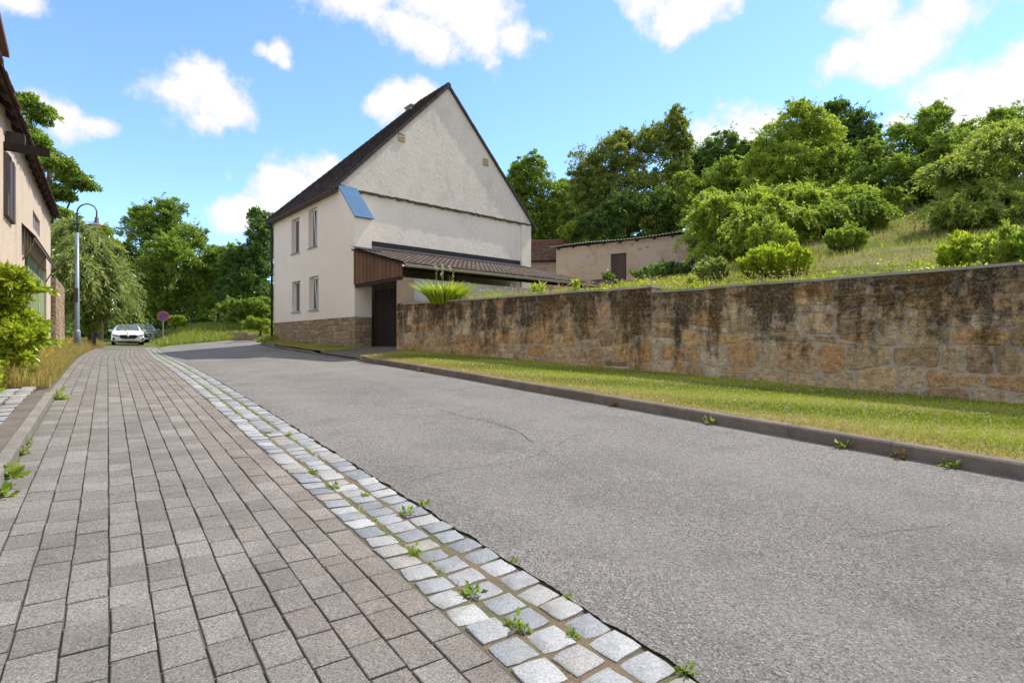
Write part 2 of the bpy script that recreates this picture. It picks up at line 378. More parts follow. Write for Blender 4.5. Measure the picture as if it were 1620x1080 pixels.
def m_hill():
    m, nt, b = new_mat('meadow_soil'); p = pos(nt)
    base = mixc(nt, noise(nt, p, 1.4, 6, .65), (.10,.13,.032), (.19,.20,.06))
    base = mixc(nt, nd(nt, 'ShaderNodeMapRange', {0: noise(nt, p, .5, 5, .6), 1: .42, 2: .58, 3: 0., 4: .7}).outputs[0], base, (.30,.225,.12))
    base = mixc(nt, .7, base, ramp(nt, noise(nt, p, 18, 5, .75), [(.3, .5), (.5, 1.), (.7, 1.4)]), 'MULTIPLY')
    setc(nt, b, base, .95, .1); bump(nt, b, noise(nt, p, 7, 6, .75), .9, .12)
    return m
M['paver'] = m_paver(); M['sett'] = m_sett(); M['asphalt'] = m_asphalt()
M['joint'] = m_dirt('joint_sand', (.105,.075,.05), (.235,.175,.118), 14, .55)
M['pjoint'] = m_dirt('paver_joint', (.085,.071,.056), (.160,.134,.104), 14, .25)
M['crack'] = flat('crack_dark', (.035,.033,.03), .95, .1)
M['kerb'] = m_kerb('kerb_concrete', (.185,.150,.122)); M['kerb_light'] = m_kerb('kerb_light', (.235,.215,.19)); M['slab'] = m_kerb('slab_concrete', (.15,.13,.108))
M['ground'] = m_dirt('ground_grass', (.085,.10,.03), (.19,.17,.07), 3.0, .4, (.08,.12,.03)); M['verge'] = m_dirt('verge_soil', (.15,.16,.04), (.28,.26,.085), 5.0, .5, (.22,.17,.08))
M['stone'] = m_wallstone(); M['mortar'] = m_mortar()
M['cope'] = m_kerb('coping_concrete', (.34,.31,.275))
M['plaster_f'] = m_plaster('facade_plaster', (.88,.79,.67), .35, .12, (.52,.46,.39))
M['plaster_g'] = m_plaster('gable_plaster', (.71,.65,.57), .6, .6, (.44,.40,.35), .45, 26)
M['plaster_l'] = m_plaster('lower_plaster', (.80,.735,.645), .7, .35, (.46,.41,.35), .25, 30)
M['plaster_s'] = m_plaster('shed_plaster', (.62,.62,.58), .4, .4, (.33,.33,.31))
M['plaster_b'] = m_plaster('barn_plaster', (.62,.50,.385), .6, .4, (.33,.26,.20), .1)
M['ledge'] = flat('ledge_dirt', (.10,.08,.06), .95, .1, 0, .5, 12)
M['roof'] = m_tiles('roof_tile', (.060,.050,.050), .15); M['roof_lean'] = m_tiles('lean_tile', (.155,.115,.095), .55); M['roof_red'] = m_tiles('red_tile', (.14,.072,.05), .5)
M['felt'] = flat('roof_felt', (.035,.035,.042), .9, .2, 0, .3, 8)
M['board'] = m_wood('board_wood', (.165,.085,.045)); M['gate'] = m_wood('gate_wood', (.028,.020,.016)); M['darkwood'] = m_wood('dark_wood', (.055,.040,.034))
M['door_s'] = m_wood('shed_door_wood', (.085,.062,.055)); M['green'] = m_wood('green_door_wood', (.27,.33,.18), .75); M['greydoor'] = m_wood('grey_shutter_wood', (.22,.21,.22), .7)
M['blue'] = flat('blue_sheet', (.050,.135,.255), .75, .2, 0, .18, 2.5, .15); M['zinc'] = flat('zinc', (.46,.42,.37), .6, .4, .1, .2, 4)
M['pipe'] = flat('dark_pipe', (.025,.023,.022), .5, .4); M['frame'] = flat('window_frame', (.72,.72,.70), .4, .4, 0, .05)
M['lead'] = flat('sill_metal', (.33,.29,.25), .6, .3)
M['iron'] = flat('lamp_paint', (.075,.085,.105), .45, .5, .3, .15); M['pole'] = flat('lamp_pole_paint', (.22,.27,.32), .45, .5, .3, .12, 3)
M['copper'] = flat('lamp_dish', (.30,.20,.13), .5, .5, .2, .15, 20); M['lampglass'] = flat('lamp_glass', (.75,.70,.60), .3, .5)
M['s_red'] = flat('sign_red', (.52,.05,.05), .4, .5, 0, .05); M['s_blue'] = flat('sign_blue', (.02,.09,.42), .4, .5, 0, .05); M['s_white'] = flat('sign_white', (.78,.70,.70), .4, .5, 0, .03); M['s_grey'] = flat('post_grey', (.32,.33,.32), .5, .5, .5)
M['carwhite'] = flat('car_white', (.74,.75,.76), .22, .5, 0, .02); M['cargrey'] = flat('car_grey', (.17,.21,.21), .3, .5, .2, .03); M['black'] = flat('black_plastic', (.012,.012,.014), .4, .4)
M['tyre'] = flat('tyre', (.02,.02,.02), .85, .2); M['rim'] = flat('rim', (.45,.45,.47), .35, .5, .8); M['plate'] = flat('number_plate', (.60,.60,.58), .5, .4); M['chrome'] = flat('chrome', (.6,.6,.62), .2, .5, .9)
M['bark'] = m_dirt('bark', (.055,.042,.030), (.13,.105,.08), 20)
M['eternit'] = flat('corrugated_sheet', (.33,.32,.30), .9, .2, 0, .35, 3, .2)
M['hill'] = m_hill()
def m_glass(name, c):
    m, nt, b = new_mat(name); setc(nt, b, c, .04, .9); b.inputs['IOR'].default_value = 1.5
    n = noise(nt, pos(nt), 2.5, 2); bump(nt, b, n, .03, .02); return m
M['glass'] = m_glass('window_glass', (.05,.06,.065)); M['carglass'] = m_glass('car_glass', (.05,.075,.095))
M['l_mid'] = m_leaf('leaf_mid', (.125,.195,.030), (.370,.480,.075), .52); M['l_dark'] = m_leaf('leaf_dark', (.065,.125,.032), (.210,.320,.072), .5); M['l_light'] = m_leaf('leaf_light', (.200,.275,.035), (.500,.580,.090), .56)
M['l_olive'] = m_leaf('leaf_olive', (.125,.170,.034), (.390,.440,.100), .52); M['l_yel'] = m_leaf('leaf_yellow_green', (.200,.280,.020), (.520,.590,.055), .52); M['l_grey'] = m_leaf('leaf_grey_green', (.140,.185,.050), (.430,.490,.150), .48)
M['g_lawn'] = m_leaf('grass_lawn', (.160,.215,.022), (.460,.520,.080), .32); M['g_dry'] = m_leaf('grass_dry', (.33,.25,.10), (.56,.44,.20), .4); M['g_wild'] = m_leaf('grass_wild', (.33,.25,.09), (.62,.46,.19), .4, .05)
M['f_white'] = m_leaf('clover_flower', (.45,.42,.36), (.62,.58,.52), .3); M['f_yellow'] = m_leaf('yellow_flower', (.65,.36,.015), (.75,.55,.03), .3)
M['dryleaf'] = m_leaf('dry_leaf', (.16,.085,.03), (.33,.19,.07), .2)

# ------------------------------------------------------------------ ground, road, pavement
def sheet(name, ss, ts, zf, mat):
    vs = [st(s, t, zf(s, t)) for s in ss for t in ts]; n = len(ts)
    fs = [(i*n+j, (i+1)*n+j, (i+1)*n+j+1, i*n+j+1) for i in range(len(ss)-1) for j in range(n-1)]
    return MB().add(vs, fs).build(name, mat)
lin = lambda a, b, n: [a + (b - a) * i / (n - 1) for i in range(n)]
KP = [(-14, 6.32), (-4, 6.28), (1, 6.25), (8, 6.05), (15.5, 5.92), (20, 5.86), (25, 5.80), (29, 6.05), (31, 7.1), (32.2, 9.4), (32.6, 14), (32.8, 30)]
def kerb_t(s): return float(np.interp(s, [p[0] for p in KP[:8]], [p[1] for p in KP[:8]]))
# retaining wall line and house frame (plan)
W0 = Vector((-3.50, 17.36, 0)); W1 = Vector((7.62, 8.0, 0)); WD = (W1 - W0).normalized(); WQ = Vector((-WD.y, WD.x, 0))    # WQ points uphill
WLEN = (W1 - W0).length + 7.0
HO = Vector((-5.86, 20.0, 0)); HA = Vector((.749, .6626, 0)).normalized(); HB = Vector((-HA.y, HA.x, 0))
def hp(a, b, z): return HO + HA * a + HB * b + Z3 * z
def base_z(s): return float(np.interp(s, [-8, 1.8, 16.5, 19.5, 27.9, 34], [-1.42, -.95, -.24, -.22, .10, .25]))
def back_t(s):                   # where the verge meets the wall / the house
    ws, wt = to_st(W1 + WD * 7); es, et = to_st(W0); hs, ht = to_st(HO); fs_, ft = to_st(HO + HB * 9.3)
    return float(np.interp(s, [ws, es, hs, fs_], [wt, et, ht, ft]))
def verge_z(s, t):
    t0 = kerb_t(s) + .12; t1 = back_t(s); f = min(1.2, max(0, (t - t0) / max(.3, t1 - t0)))
    z0 = zg(s, t0) + .125
    return z0 + (base_z(s) - z0) * (f ** 1.15)
def ground_z(s, t):
    z = zg(s, t) - .07
    if -.65 > t: z += .07
    if s > 34 and t > 2: z += .06 * sstep(39, 41, s)
    if s > 39 and t < 2: z += .05
    return z
ss = sorted(set(lin(-40, 45, 120) + lin(45, 90, 40) + lin(90, 700, 20))); ts = sorted(set(lin(-400, -20, 14) + lin(-20, 20, 90) + lin(20, 400, 14)))
tag(sheet('ground', ss, ts, ground_z, M['ground']), kind='structure')
# asphalt road: straight, then bending right beyond the house
def road():
    left = [(s, 1.93 + (0.35 * sstep(26, 38, s))) for s in lin(-14, 38, 60)]
    right = [(s, kerb_t(s)) for s in lin(-14, 29, 50)]
    mb = MB(); rows = []
    for s in sorted(lin(-14, -3, 20) + lin(-2.9, 12, 420) + lin(12.1, 29, 120)):
        tl = 1.908 + .35 * sstep(26, 38, s) + .007*math.sin(s*9.1) + .006*math.sin(s*23.7) + rnd.uniform(-.006, .006); rows.append([(s, tl + (kerb_t(s) - tl) * j / 10) for j in range(11)])
    # the bend: fan between the inner kerb and the outer edge
    inner = KP[7:]; outer = [(29, 2.0), (35, 2.22), (38.6, 3.0), (39.6, 6.0), (39.8, 14), (39.9, 30)]
    def samp(pl, f):
        x = f * (len(pl) - 1); i = min(int(x), len(pl) - 2); u = x - i
        return (pl[i][0] * (1-u) + pl[i+1][0] * u, pl[i][1] * (1-u) + pl[i+1][1] * u)
    outer[0] = (29, 1.93 + .35 * sstep(26, 38, 29))
    for i in range(1, 31):
        f = i / 30; a = samp(inner, min(1, f)); o = samp(outer, f)
        rows.append([(o[0] + (a[0]-o[0]) * j / 10, o[1] + (a[1]-o[1]) * j / 10) for j in range(11)])
    vs = [st(s, t, zg(s, t)) for r in rows for s, t in r]
    fs = [(i*11+j, (i+1)*11+j, (i+1)*11+j+1, i*11+j+1) for i in range(len(rows)-1) for j in range(10)]
    return mb.add(vs, fs).build('road', M['asphalt'])
ROAD = tag(road(), kind='structure')
# cracks in the asphalt
def road_hit(px, py):
    a, b = .5, 60.
    for _ in range(50):
        k = (a + b) / 2; p = at(px, py, k); s, t = to_st(p)
        if p.z > zg(s, t): a = k
        else: b = k
    return to_st(at(px, py, a))
def crack(px_pts, w):
    pts = [road_hit(*p) for p in px_pts]; path = []
    for (s0, t0), (s1, t1) in zip(pts, pts[1:]):
        n = max(2, int(math.hypot(s1-s0, t1-t0) / .045))
        for i in range(n): path.append((s0 + (s1-s0)*i/n, t0 + (t1-t0)*i/n))
    mb = MB(); vs = []; dx = dy = 0
    for i, (s, t) in enumerate(path):
        dx = dx * .75 + rnd.uniform(-.014, .014); dy = dy * .75 + rnd.uniform(-.014, .014)
        ww = w * (.15 + rnd.random()) * min(1, i / 6, (len(path) - i) / 6 + .1)
        d = Vector((path[min(i+1, len(path)-1)][0] - path[max(i-1, 0)][0], path[min(i+1, len(path)-1)][1] - path[max(i-1, 0)][1])).normalized()
        for sg in (-1, 1):
            a, b = s + dx - d.y * ww * sg, t + dy + d.x * ww * sg; vs.append(st(a, b, zg(a, b) + .004))
    fs = [(2*i, 2*i+2, 2*i+3, 2*i+1) for i in range(len(path)-1)]
    mb.add(vs, fs).build('crack', M['crack'], ROAD)
crack([(632,764),(660,758),(712,744),(760,737),(800,733),(838,724),(880,712)], .0035)
crack([(676,643),(722,656),(770,667),(790,672),(822,683),(832,692),(850,702)], .0055)
crack([(430,662),(490,645),(560,638),(620,632),(690,620),(745,612)], .005)
crack([(850,702),(900,742),(960,770),(1010,800)], .0022)
crack([(1290,838),(1350,850),(1420,840),(1500,832),(1530,820)], .0022)
crack([(1600,900),(1540,905),(1480,898)], .002)
crack([(440,608),(480,616),(520,612)], .005)
crack([(840,724),(905,690),(985,676)], .003)

# pavement: bed + blocks
PAV0, PAV1 = -.64, 1.30
tag(sheet('pavement', lin(-3, 39, 85), lin(PAV0 - .02, PAV1 + .02, 4), lambda s, t: zg(s, t) - .012, M['pjoint']), kind='structure')
PAVEMENT = bpy.data.objects['pavement']
def block_mesh(name, lx, ly, h, ch, jit, seed, ring=1):
    r = random.Random(seed); mb = MB(); pts = []
    cor = [(-lx/2, -ly/2), (lx/2, -ly/2), (lx/2, ly/2), (-lx/2, ly/2)]
    for i, (x, y) in enumerate(cor):
        nx, ny = cor[(i+1) % 4]
        pts.append((x + r.uniform(-jit, jit), y + r.uniform(-jit, jit), 1))
        for q in range(1, ring):
            f = q / ring; pts.append((x + (nx-x)*f + r.uniform(-jit, jit)*.8, y + (ny-y)*f + r.uniform(-jit, jit)*.8, 0))
    n = len(pts); vs = []
    rc = ch * .6 if ring > 1 else 0
    for (x, y, c) in pts:
        f = 1 - (rc * 1.6 / max(lx, ly)) if c else 1
        vs.append((x*f, y*f, -h))
    for (x, y, c) in pts:
        f = 1 - (rc * 1.6 / max(lx, ly)) if c else 1
        vs.append((x*f, y*f, -ch * .8))
    for (x, y, c) in pts:
        f = (1 - (rc * 2.0 / max(lx, ly)) if c else 1)
        L = math.hypot(x, y); g = (L - ch * 1.3) / L
        vs.append((x*f*g, y*f*g, r.uniform(-.15, .1) * ch))
    vs.append((0, 0, ch * r.uniform(.0, .45)))
    fs = []
    for a in (0, n):
        for i in range(n): fs.append((a+i, a+(i+1) % n, a+n+(i+1) % n, a+n+i))
    for i in range(n): fs.append((2*n+i, 2*n+(i+1) % n, 3*n))
    return mb.add(vs, fs)
def lay_pieces(root, name, variants, placements, mat, limit=300, smooth=False):
    """placements: (s,t,dz,rot,tilt_s,tilt_t,variant) nearest first; the first `limit` become objects, the rest one mesh"""
    meshes = []
    for v in variants:
        me = v.mesh(name);
        if smooth: me.shade_smooth(); me.set_sharp_from_angle(angle=math.radians(50))
        meshes.append(me)
    rest = MB()
    for i, (s, t, dz, rot, ta, tb, vi, zf) in enumerate(placements):
        e = .02
        zs = (zf(s+e, t) - zf(s-e, t)) / (2*e); zt = (zf(s, t+e) - zf(s, t-e)) / (2*e)
        ux = Vector((U3.x, U3.y, zs + ta)).normalized(); wy = Vector((N3.x, N3.y, zt + tb)); wy = (wy - ux * wy.dot(ux)).normalized()
        nz = wy.cross(ux); nz = nz if nz.z > 0 else -nz
        c, sn = math.cos(rot), math.sin(rot)
        bx = (wy * c + ux * sn); by = (ux * c - wy * sn)
        loc = st(s, t, zf(s, t) + dz)
        R = Matrix((bx, by, nz)).transposed()
        if i < limit:
            o = bpy.data.objects.new(name, meshes[vi]); COL.objects.link(o)
            if not meshes[vi].materials: meshes[vi].materials.append(mat)
            o.matrix_world = Matrix.Translation(loc) @ R.to_4x4(); o.parent = root
        else:
            rest.add([loc + R @ Vector(v) for v in variants[vi].v], variants[vi].f, rnd.random())
    if rest.v:
        o = rest.build(name + 's_far', mat, root, fix=False); tag(o, kind='stuff')
        if smooth: o.data.shade_smooth(); o.data.set_sharp_from_angle(angle=math.radians(50))
def pavers():
    W, Lb = .1615, .242; var = [block_mesh('paver', W - .0085, Lb - .0095, .035, .0045, .0022, i) for i in range(5)] + \
        [block_mesh('paver', W - .0085, Lb/2 - .0095, .035, .0045, .002, 20 + i) for i in range(3)]
    pl = []
    for c in range(12):
        t = PAV0 + W * (c + .5); s = -2.6 + rnd.random() * Lb
        while s < 38.6:
            small = rnd.random() < (.10 if c > 7 else .04)
            L = Lb/2 if small else Lb
            bend = .0 + .35 * sstep(22, 38, s)
            pl.append((s + L/2, t + rnd.gauss(0, .0012) + bend, rnd.gauss(0, .0012), rnd.gauss(0, .006), rnd.gauss(0, .004), rnd.gauss(0, .004), (5 + rnd.randrange(3)) if small else rnd.randrange(5), zg))
            s += L
    def key(p):
        q = st(p[0], p[1]); k = q.y
        if k < 1.9: return 1e6 + abs(k)
        x = q.x / k
        return k if abs(x) < 1.0 else 1e5 + k
    pl.sort(key=key)
    lay_pieces(PAVEMENT, 'paver', var, pl, M['paver'])
pavers()
# gutter of granite setts between the paving and the asphalt
def gut_z(s, t):
    f = (t - 1.62) / .31
    return zg(s, t) - .012 * max(0, 1 - f * f)
GUTTER = tag(sheet('gutter', lin(-3, 38.6, 85), lin(1.28, 2.35, 8), lambda s, t: zg(s, min(t, 1.93)) - .018, M['joint']), kind='structure')
def setts():
    var = []
    r = random.Random(3)
    for i in range(12): var.append(block_mesh('sett', r.uniform(.158, .182), r.uniform(.140, .172), .06, .007, .006, 50 + i, 3))
    pl = []
    for row in range(3):
        s = -2.6 + rnd.random() * .1
        while s < 38:
            vi = rnd.randrange(len(var)); ly = max(v[1] for v in var[vi].v) * 2
            L = ly + rnd.uniform(.006, .026)
            bend = .35 * sstep(22, 38, s)
            pl.append((s + L/2, 1.405 + .203 * row + rnd.gauss(0, .006) + bend, rnd.gauss(.002, .003), rnd.gauss(0, .05), rnd.gauss(0, .02), rnd.gauss(0, .02), vi, lambda a, b: gut_z(a, min(b, 1.93))))
            s += L
    pl.sort(key=lambda p: (lambda q: q.y if (q.y > 1.7) else 1e5)(st(p[0], p[1])))
    lay_pieces(GUTTER, 'sett', var, pl, M['sett'], smooth=True)
setts()
# kerbs
def kerb_line(root_name, path_fn, s0, s1, step, width, top_fn, mat, gap=.006):
    root = None; objs = []; s = s0
    while s < s1 - .05:
        e = min(s + step, s1); n = 4; mb = MB()
        vs = []
        for i in range(n + 1):
            q = s + gap/2 + (e - s - gap) * i / n
            (pa, pb) = path_fn(q)
            za, zb = top_fn(q)
            for (p, z) in ((pa, za - .3), (pa, za - .018), (pa + (pb - pa) * .14, za), (pb, zb), (pb, zb - .3)): vs.append(Vector((p.x, p.y, z)))
        fs = [(i*5+j, i*5+(j+1) % 5, (i+1)*5+(j+1) % 5, (i+1)*5+j) for i in range(n) for j in range(5)] + [tuple(range(5)), tuple(n*5 + j for j in range(5))]
        objs.append(mb.add(vs, fs)); s = e
    return objs
def kerb_right():
    r = thing('kerb', 'long low concrete kerb along the grass verge below the stone wall', 'kerb', st(5, kerb_t(5), zg(5, kerb_t(5))))
    def pf(s): return st(s, kerb_t(s)), st(s, kerb_t(s) + .13)
    def tf(s):
        h = .135 - .105 * sstep(14.6, 15.8, s) + .06 * sstep(19.2, 20.2, s)
        z = zg(s, kerb_t(s)) + h; return z, z + .004
    for mb in kerb_line('kerb', pf, -8, 28.6, 1.0, .13, tf, M['kerb']): mb.build('kerb_stone', M['kerb'], r)
    # curved piece round the house corner
    pts = [Vector(p) for p in ((28.6, 6.02), (29.6, 6.3), (30.6, 6.85), (31.4, 7.7), (31.9, 8.8), (32.2, 10.0))]
    for p, q in zip(pts, pts[1:]):
        d = (q - p).normalized(); nn = Vector((-d.y, d.x)) * -.13 if False else Vector((-d.y, d.x)) * .13
        nn = Vector((-abs(nn.x), abs(nn.y)))
        mb = MB(); quad = [p, q, q + nn, p + nn]
        lo = [st(a.x, a.y, zg(a.x, a.y) - .2) for a in quad]; hi = [st(a.x, a.y, zg(a.x, a.y) + .09) for a in quad]
        mb.hexa(lo, hi).build('kerb_stone', M['kerb'], r)
kerb_right()
def kerb_left():
    r = thing('kerb', 'upright concrete kerb at the left edge of the block paving', 'kerb', st(5, -.68, zg(5, -.68)))
    bend = lambda s: .35 * sstep(22, 38, s)
    def pf(s): return st(s, -.65 + bend(s)), st(s, -.74 + bend(s))
    def tf(s):
        z = zg(s, -.65) + .105 - .075 * sstep(10.6, 11.4, s) ; return z, z + .003
    for mb in kerb_line('kerb', pf, -3, 37.5, 1.0, .09, tf, M['kerb_light']): mb.build('kerb_stone', M['kerb_light'], r)
    vs = lin(-3, 13, 34)
    tag(sheet('footing_strip', vs, [-.93, -.735], lambda s, t: zg(s, -.65) + .088 - .06 * sstep(10.6, 11.4, s), M['slab']), kind='structure')
kerb_left()
def left_setts():
    root = tag(sheet('sett_strip', lin(-1, 12.2, 16), [-2.1, -.925], lambda s, t: zg(s, -.65) + .062, M['joint']), kind='structure')
    var = [block_mesh('sett', random.Random(i).uniform(.165, .185), random.Random(i + 9).uniform(.135, .165), .05, .007, .006, 90 + i, 3) for i in range(6)]
    pl = []
    for row in range(4):
        s = 2.5 + rnd.random() * .1
        while s < 11.9 - row * .4:
            L = rnd.uniform(.158, .185)
            pl.append((s, -1.025 - .2 * row + rnd.gauss(0, .006), rnd.gauss(.004, .004), rnd.gauss(0, .05), rnd.gauss(0, .02), rnd.gauss(0, .02), rnd.randrange(6), lambda a, b: zg(a, -.65) + .085))
            s += L
    lay_pieces(root, 'sett', var, pl, M['sett'], 300, True)
left_setts()

# verge with its lawn
def verge():
    mb = MB(); rows = lin(-7, 29.0, 90); n = 14; vs = []
    for s in rows:
        t0 = kerb_t(s) + .13; t1 = back_t(s) + .35
        for j in range(n):
            t = t0 + (t1 - t0) * j / (n-1); vs.append(st(s, t, verge_z(s, t) + .012 * math.sin(s * 2.1 + t * 3) - .16 * sstep(15.4, 15.9, s) * (1 - sstep(18.8, 19.3, s))))
    fs = [(i*n+j, (i+1)*n+j, (i+1)*n+j+1, i*n+j+1) for i in range(len(rows)-1) for j in range(n-1)]
    return tag(mb.add(vs, fs).build('verge', M['verge']), kind='structure')
verge()
def driveway():
    vs = []; ss_ = lin(15.6, 19.1, 8)
    for s in ss_:
        t0 = kerb_t(s) + .13; t1 = back_t(s) + .9
        for j in range(8):
            t = t0 + (t1 - t0) * j / 7; vs.append(st(s, t, verge_z(s, t) + .02 - .08 * (1 - j / 7)))
    fs = [(i*8+j, (i+1)*8+j, (i+1)*8+j+1, i*8+j+1) for i in range(7) for j in range(7)]
    tag(MB().add(vs, fs).build('driveway', M['slab']), kind='structure')
driveway()

# ------------------------------------------------------------------ vegetation tools
def np_mesh(name, verts, faces, rndv, mat, parent=None):
    """verts (n,3), faces (m,k)"""
    me = bpy.data.meshes.new(name); n = len(verts); m, k = faces.shape
    me.vertices.add(n); me.vertices.foreach_set('co', verts.astype(np.float32).ravel())
    me.loops.add(m * k); me.loops.foreach_set('vertex_index', faces.astype(np.int32).ravel())
    me.polygons.add(m); me.polygons.foreach_set('loop_start', (np.arange(m) * k).astype(np.int32))
    try: me.polygons.foreach_set('loop_total', np.full(m, k, dtype=np.int32))
    except Exception: pass
    a = me.attributes.new('rnd', 'FLOAT', 'POINT'); a.data.foreach_set('value', rndv.astype(np.float32))
    me.update(calc_edges=True); me.validate()
    return mesh_obj(name, me, mat, parent)
def unit(a): return a / np.maximum(np.linalg.norm(a, axis=1, keepdims=True), 1e-6)
def leaves_mesh(name, P, D, L, Wd, mat, rng, parent=None, fold=.25, tone=None):
    """P leaf base points, D growing directions, L lengths, Wd widths"""
    n = len(P); D = unit(D); R = unit(np.cross(D, unit(rng.normal(size=(n, 3))))); Nn = np.cross(D, R)
    L = L[:, None]; Wd = Wd[:, None]
    v = np.stack([P, P + D * L * .45 + R * Wd * .5 + Nn * Wd * fold, P + D * L, P + D * L * .45 - R * Wd * .5 + Nn * Wd * fold], axis=1).reshape(-1, 3)
    i = np.arange(n)[:, None] * 4
    f = np.concatenate([i + np.array([[0, 1, 2]]), i + np.array([[0, 2, 3]])], axis=0)
    r = rng.random(n) if tone is None else np.clip(tone + rng.normal(size=n) * .18, 0, 1)
    return np_mesh(name, v, f, np.repeat(r, 4), mat, parent)
def crown_points(lobes, n, rng, clump=.30, shell=.62, drop=0.0):
    """leaf positions in clumps spread through ellipsoid lobes (c, r)"""
    w = np.array([(l[1][0] * l[1][1] * l[1][2]) ** (2/3) for l in lobes]); w /= w.sum(); P = []; Nv = []; T = []
    for (c, r), ww in zip(lobes, w):
        c = np.array(c); r = np.array(r); m = max(30, int(n * ww)); nc = max(14, int(m / 55))
        d = unit(rng.normal(size=(nc, 3))); rad = shell + (1.0 - shell) * rng.random((nc, 1)) ** .6
        d[:, 2] = np.where(d[:, 2] < -.55, -d[:, 2], d[:, 2])
        cc = c + d * r * rad; cr = clump * (r.mean()) * (.55 + .9 * rng.random((nc, 1)))
        tone = rng.random(nc)
        k = rng.integers(0, nc, m); off = unit(rng.normal(size=(m, 3))) * (rng.random((m, 1)) ** .45)
        off[:, 2] *= .62
        ns = max(1, nc // 5); cc[:ns] = c + d[:ns] * r * rng.uniform(1.0, 1.22, (ns, 1)); cr[:ns] *= .6
        p = cc[k] + off * cr[k]; P.append(p); Nv.append(unit(.6 * d[k] + .8 * off + np.array([0, 0, .25]))); T.append(tone[k])
        nsp = max(3, m // 170); per = 16
        d2 = unit(rng.normal(size=(nsp, 3)) + np.array([0, 0, .45])); st0 = c + d2 * r * .88; dirs = unit(d2 + rng.normal(size=(nsp, 3)) * .35 + np.array([0, 0, .25])); ls = r.mean() * rng.uniform(.35, .95, (nsp, 1))
        kk = np.repeat(np.arange(nsp), per); ff = rng.random((nsp * per, 1)); q = st0[kk] + dirs[kk] * ls[kk] * ff + rng.normal(size=(nsp * per, 3)) * r.mean() * .05 * (1.15 - ff)
        P.append(q); Nv.append(unit(dirs[kk] + rng.normal(size=(nsp * per, 3)) * .6)); T.append(rng.random(nsp)[kk])
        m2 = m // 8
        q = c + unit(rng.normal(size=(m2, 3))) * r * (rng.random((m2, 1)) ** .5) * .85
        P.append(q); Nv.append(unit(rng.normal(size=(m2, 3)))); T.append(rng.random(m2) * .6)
    P = np.concatenate(P); R = float(np.mean([np.mean(l[1]) for l in lobes])); w = P.copy()
    for fq, am in ((2.2 / R, .16 * R), (5.5 / R, .07 * R)):
        ph = rng.random(3) * 6
        w = w + am * np.stack([np.sin(P[:, 1] * fq + P[:, 2] * fq * .7 + ph[0]), np.sin(P[:, 2] * fq + P[:, 0] * fq * .6 + ph[1]), np.sin(P[:, 0] * fq + P[:, 1] * fq * .8 + ph[2]) * .8], 1)
    return w, np.concatenate(Nv), np.concatenate(T)
def limbs(mb, base, top, lobes, r0, rng, sub=3):
    base = Vector(base); top = Vector(top); H = (top - base).length
    pts = [base.lerp(top, f) + Vector((rng.normal() * .03, rng.normal() * .03, 0)) * H * f * (1-f) * 2 for f in lin(0, 1, 6)]
    mb.tube([base - Z3 * .3] + pts, [r0 * 1.35] + [r0 * (1.15 - .8 * f) for f in lin(0, 1, 6)], 8)
    for (c, r) in lobes:
        f = rng.uniform(.35, .85); p = base.lerp(top, f); c = Vector(c)
        m = p.lerp(c, .5) + Vector((0, 0, -.12 * (c - p).length))
        rr = r0 * (1 - .75 * f) * .6
        mb.tube([p, m, c], [rr, rr * .65, rr * .3], 6)
        for _ in range(sub):
            d = Vector(rng.normal(size=3)).normalized(); e = c + Vector((d.x * r[0], d.y * r[1], abs(d.z) * r[2])) * .85
            mb.tube([m.lerp(c, rng.uniform(.3, 1)), c.lerp(e, .5) + Z3 * .1, e], [rr * .35, rr * .2, rr * .06], 5)
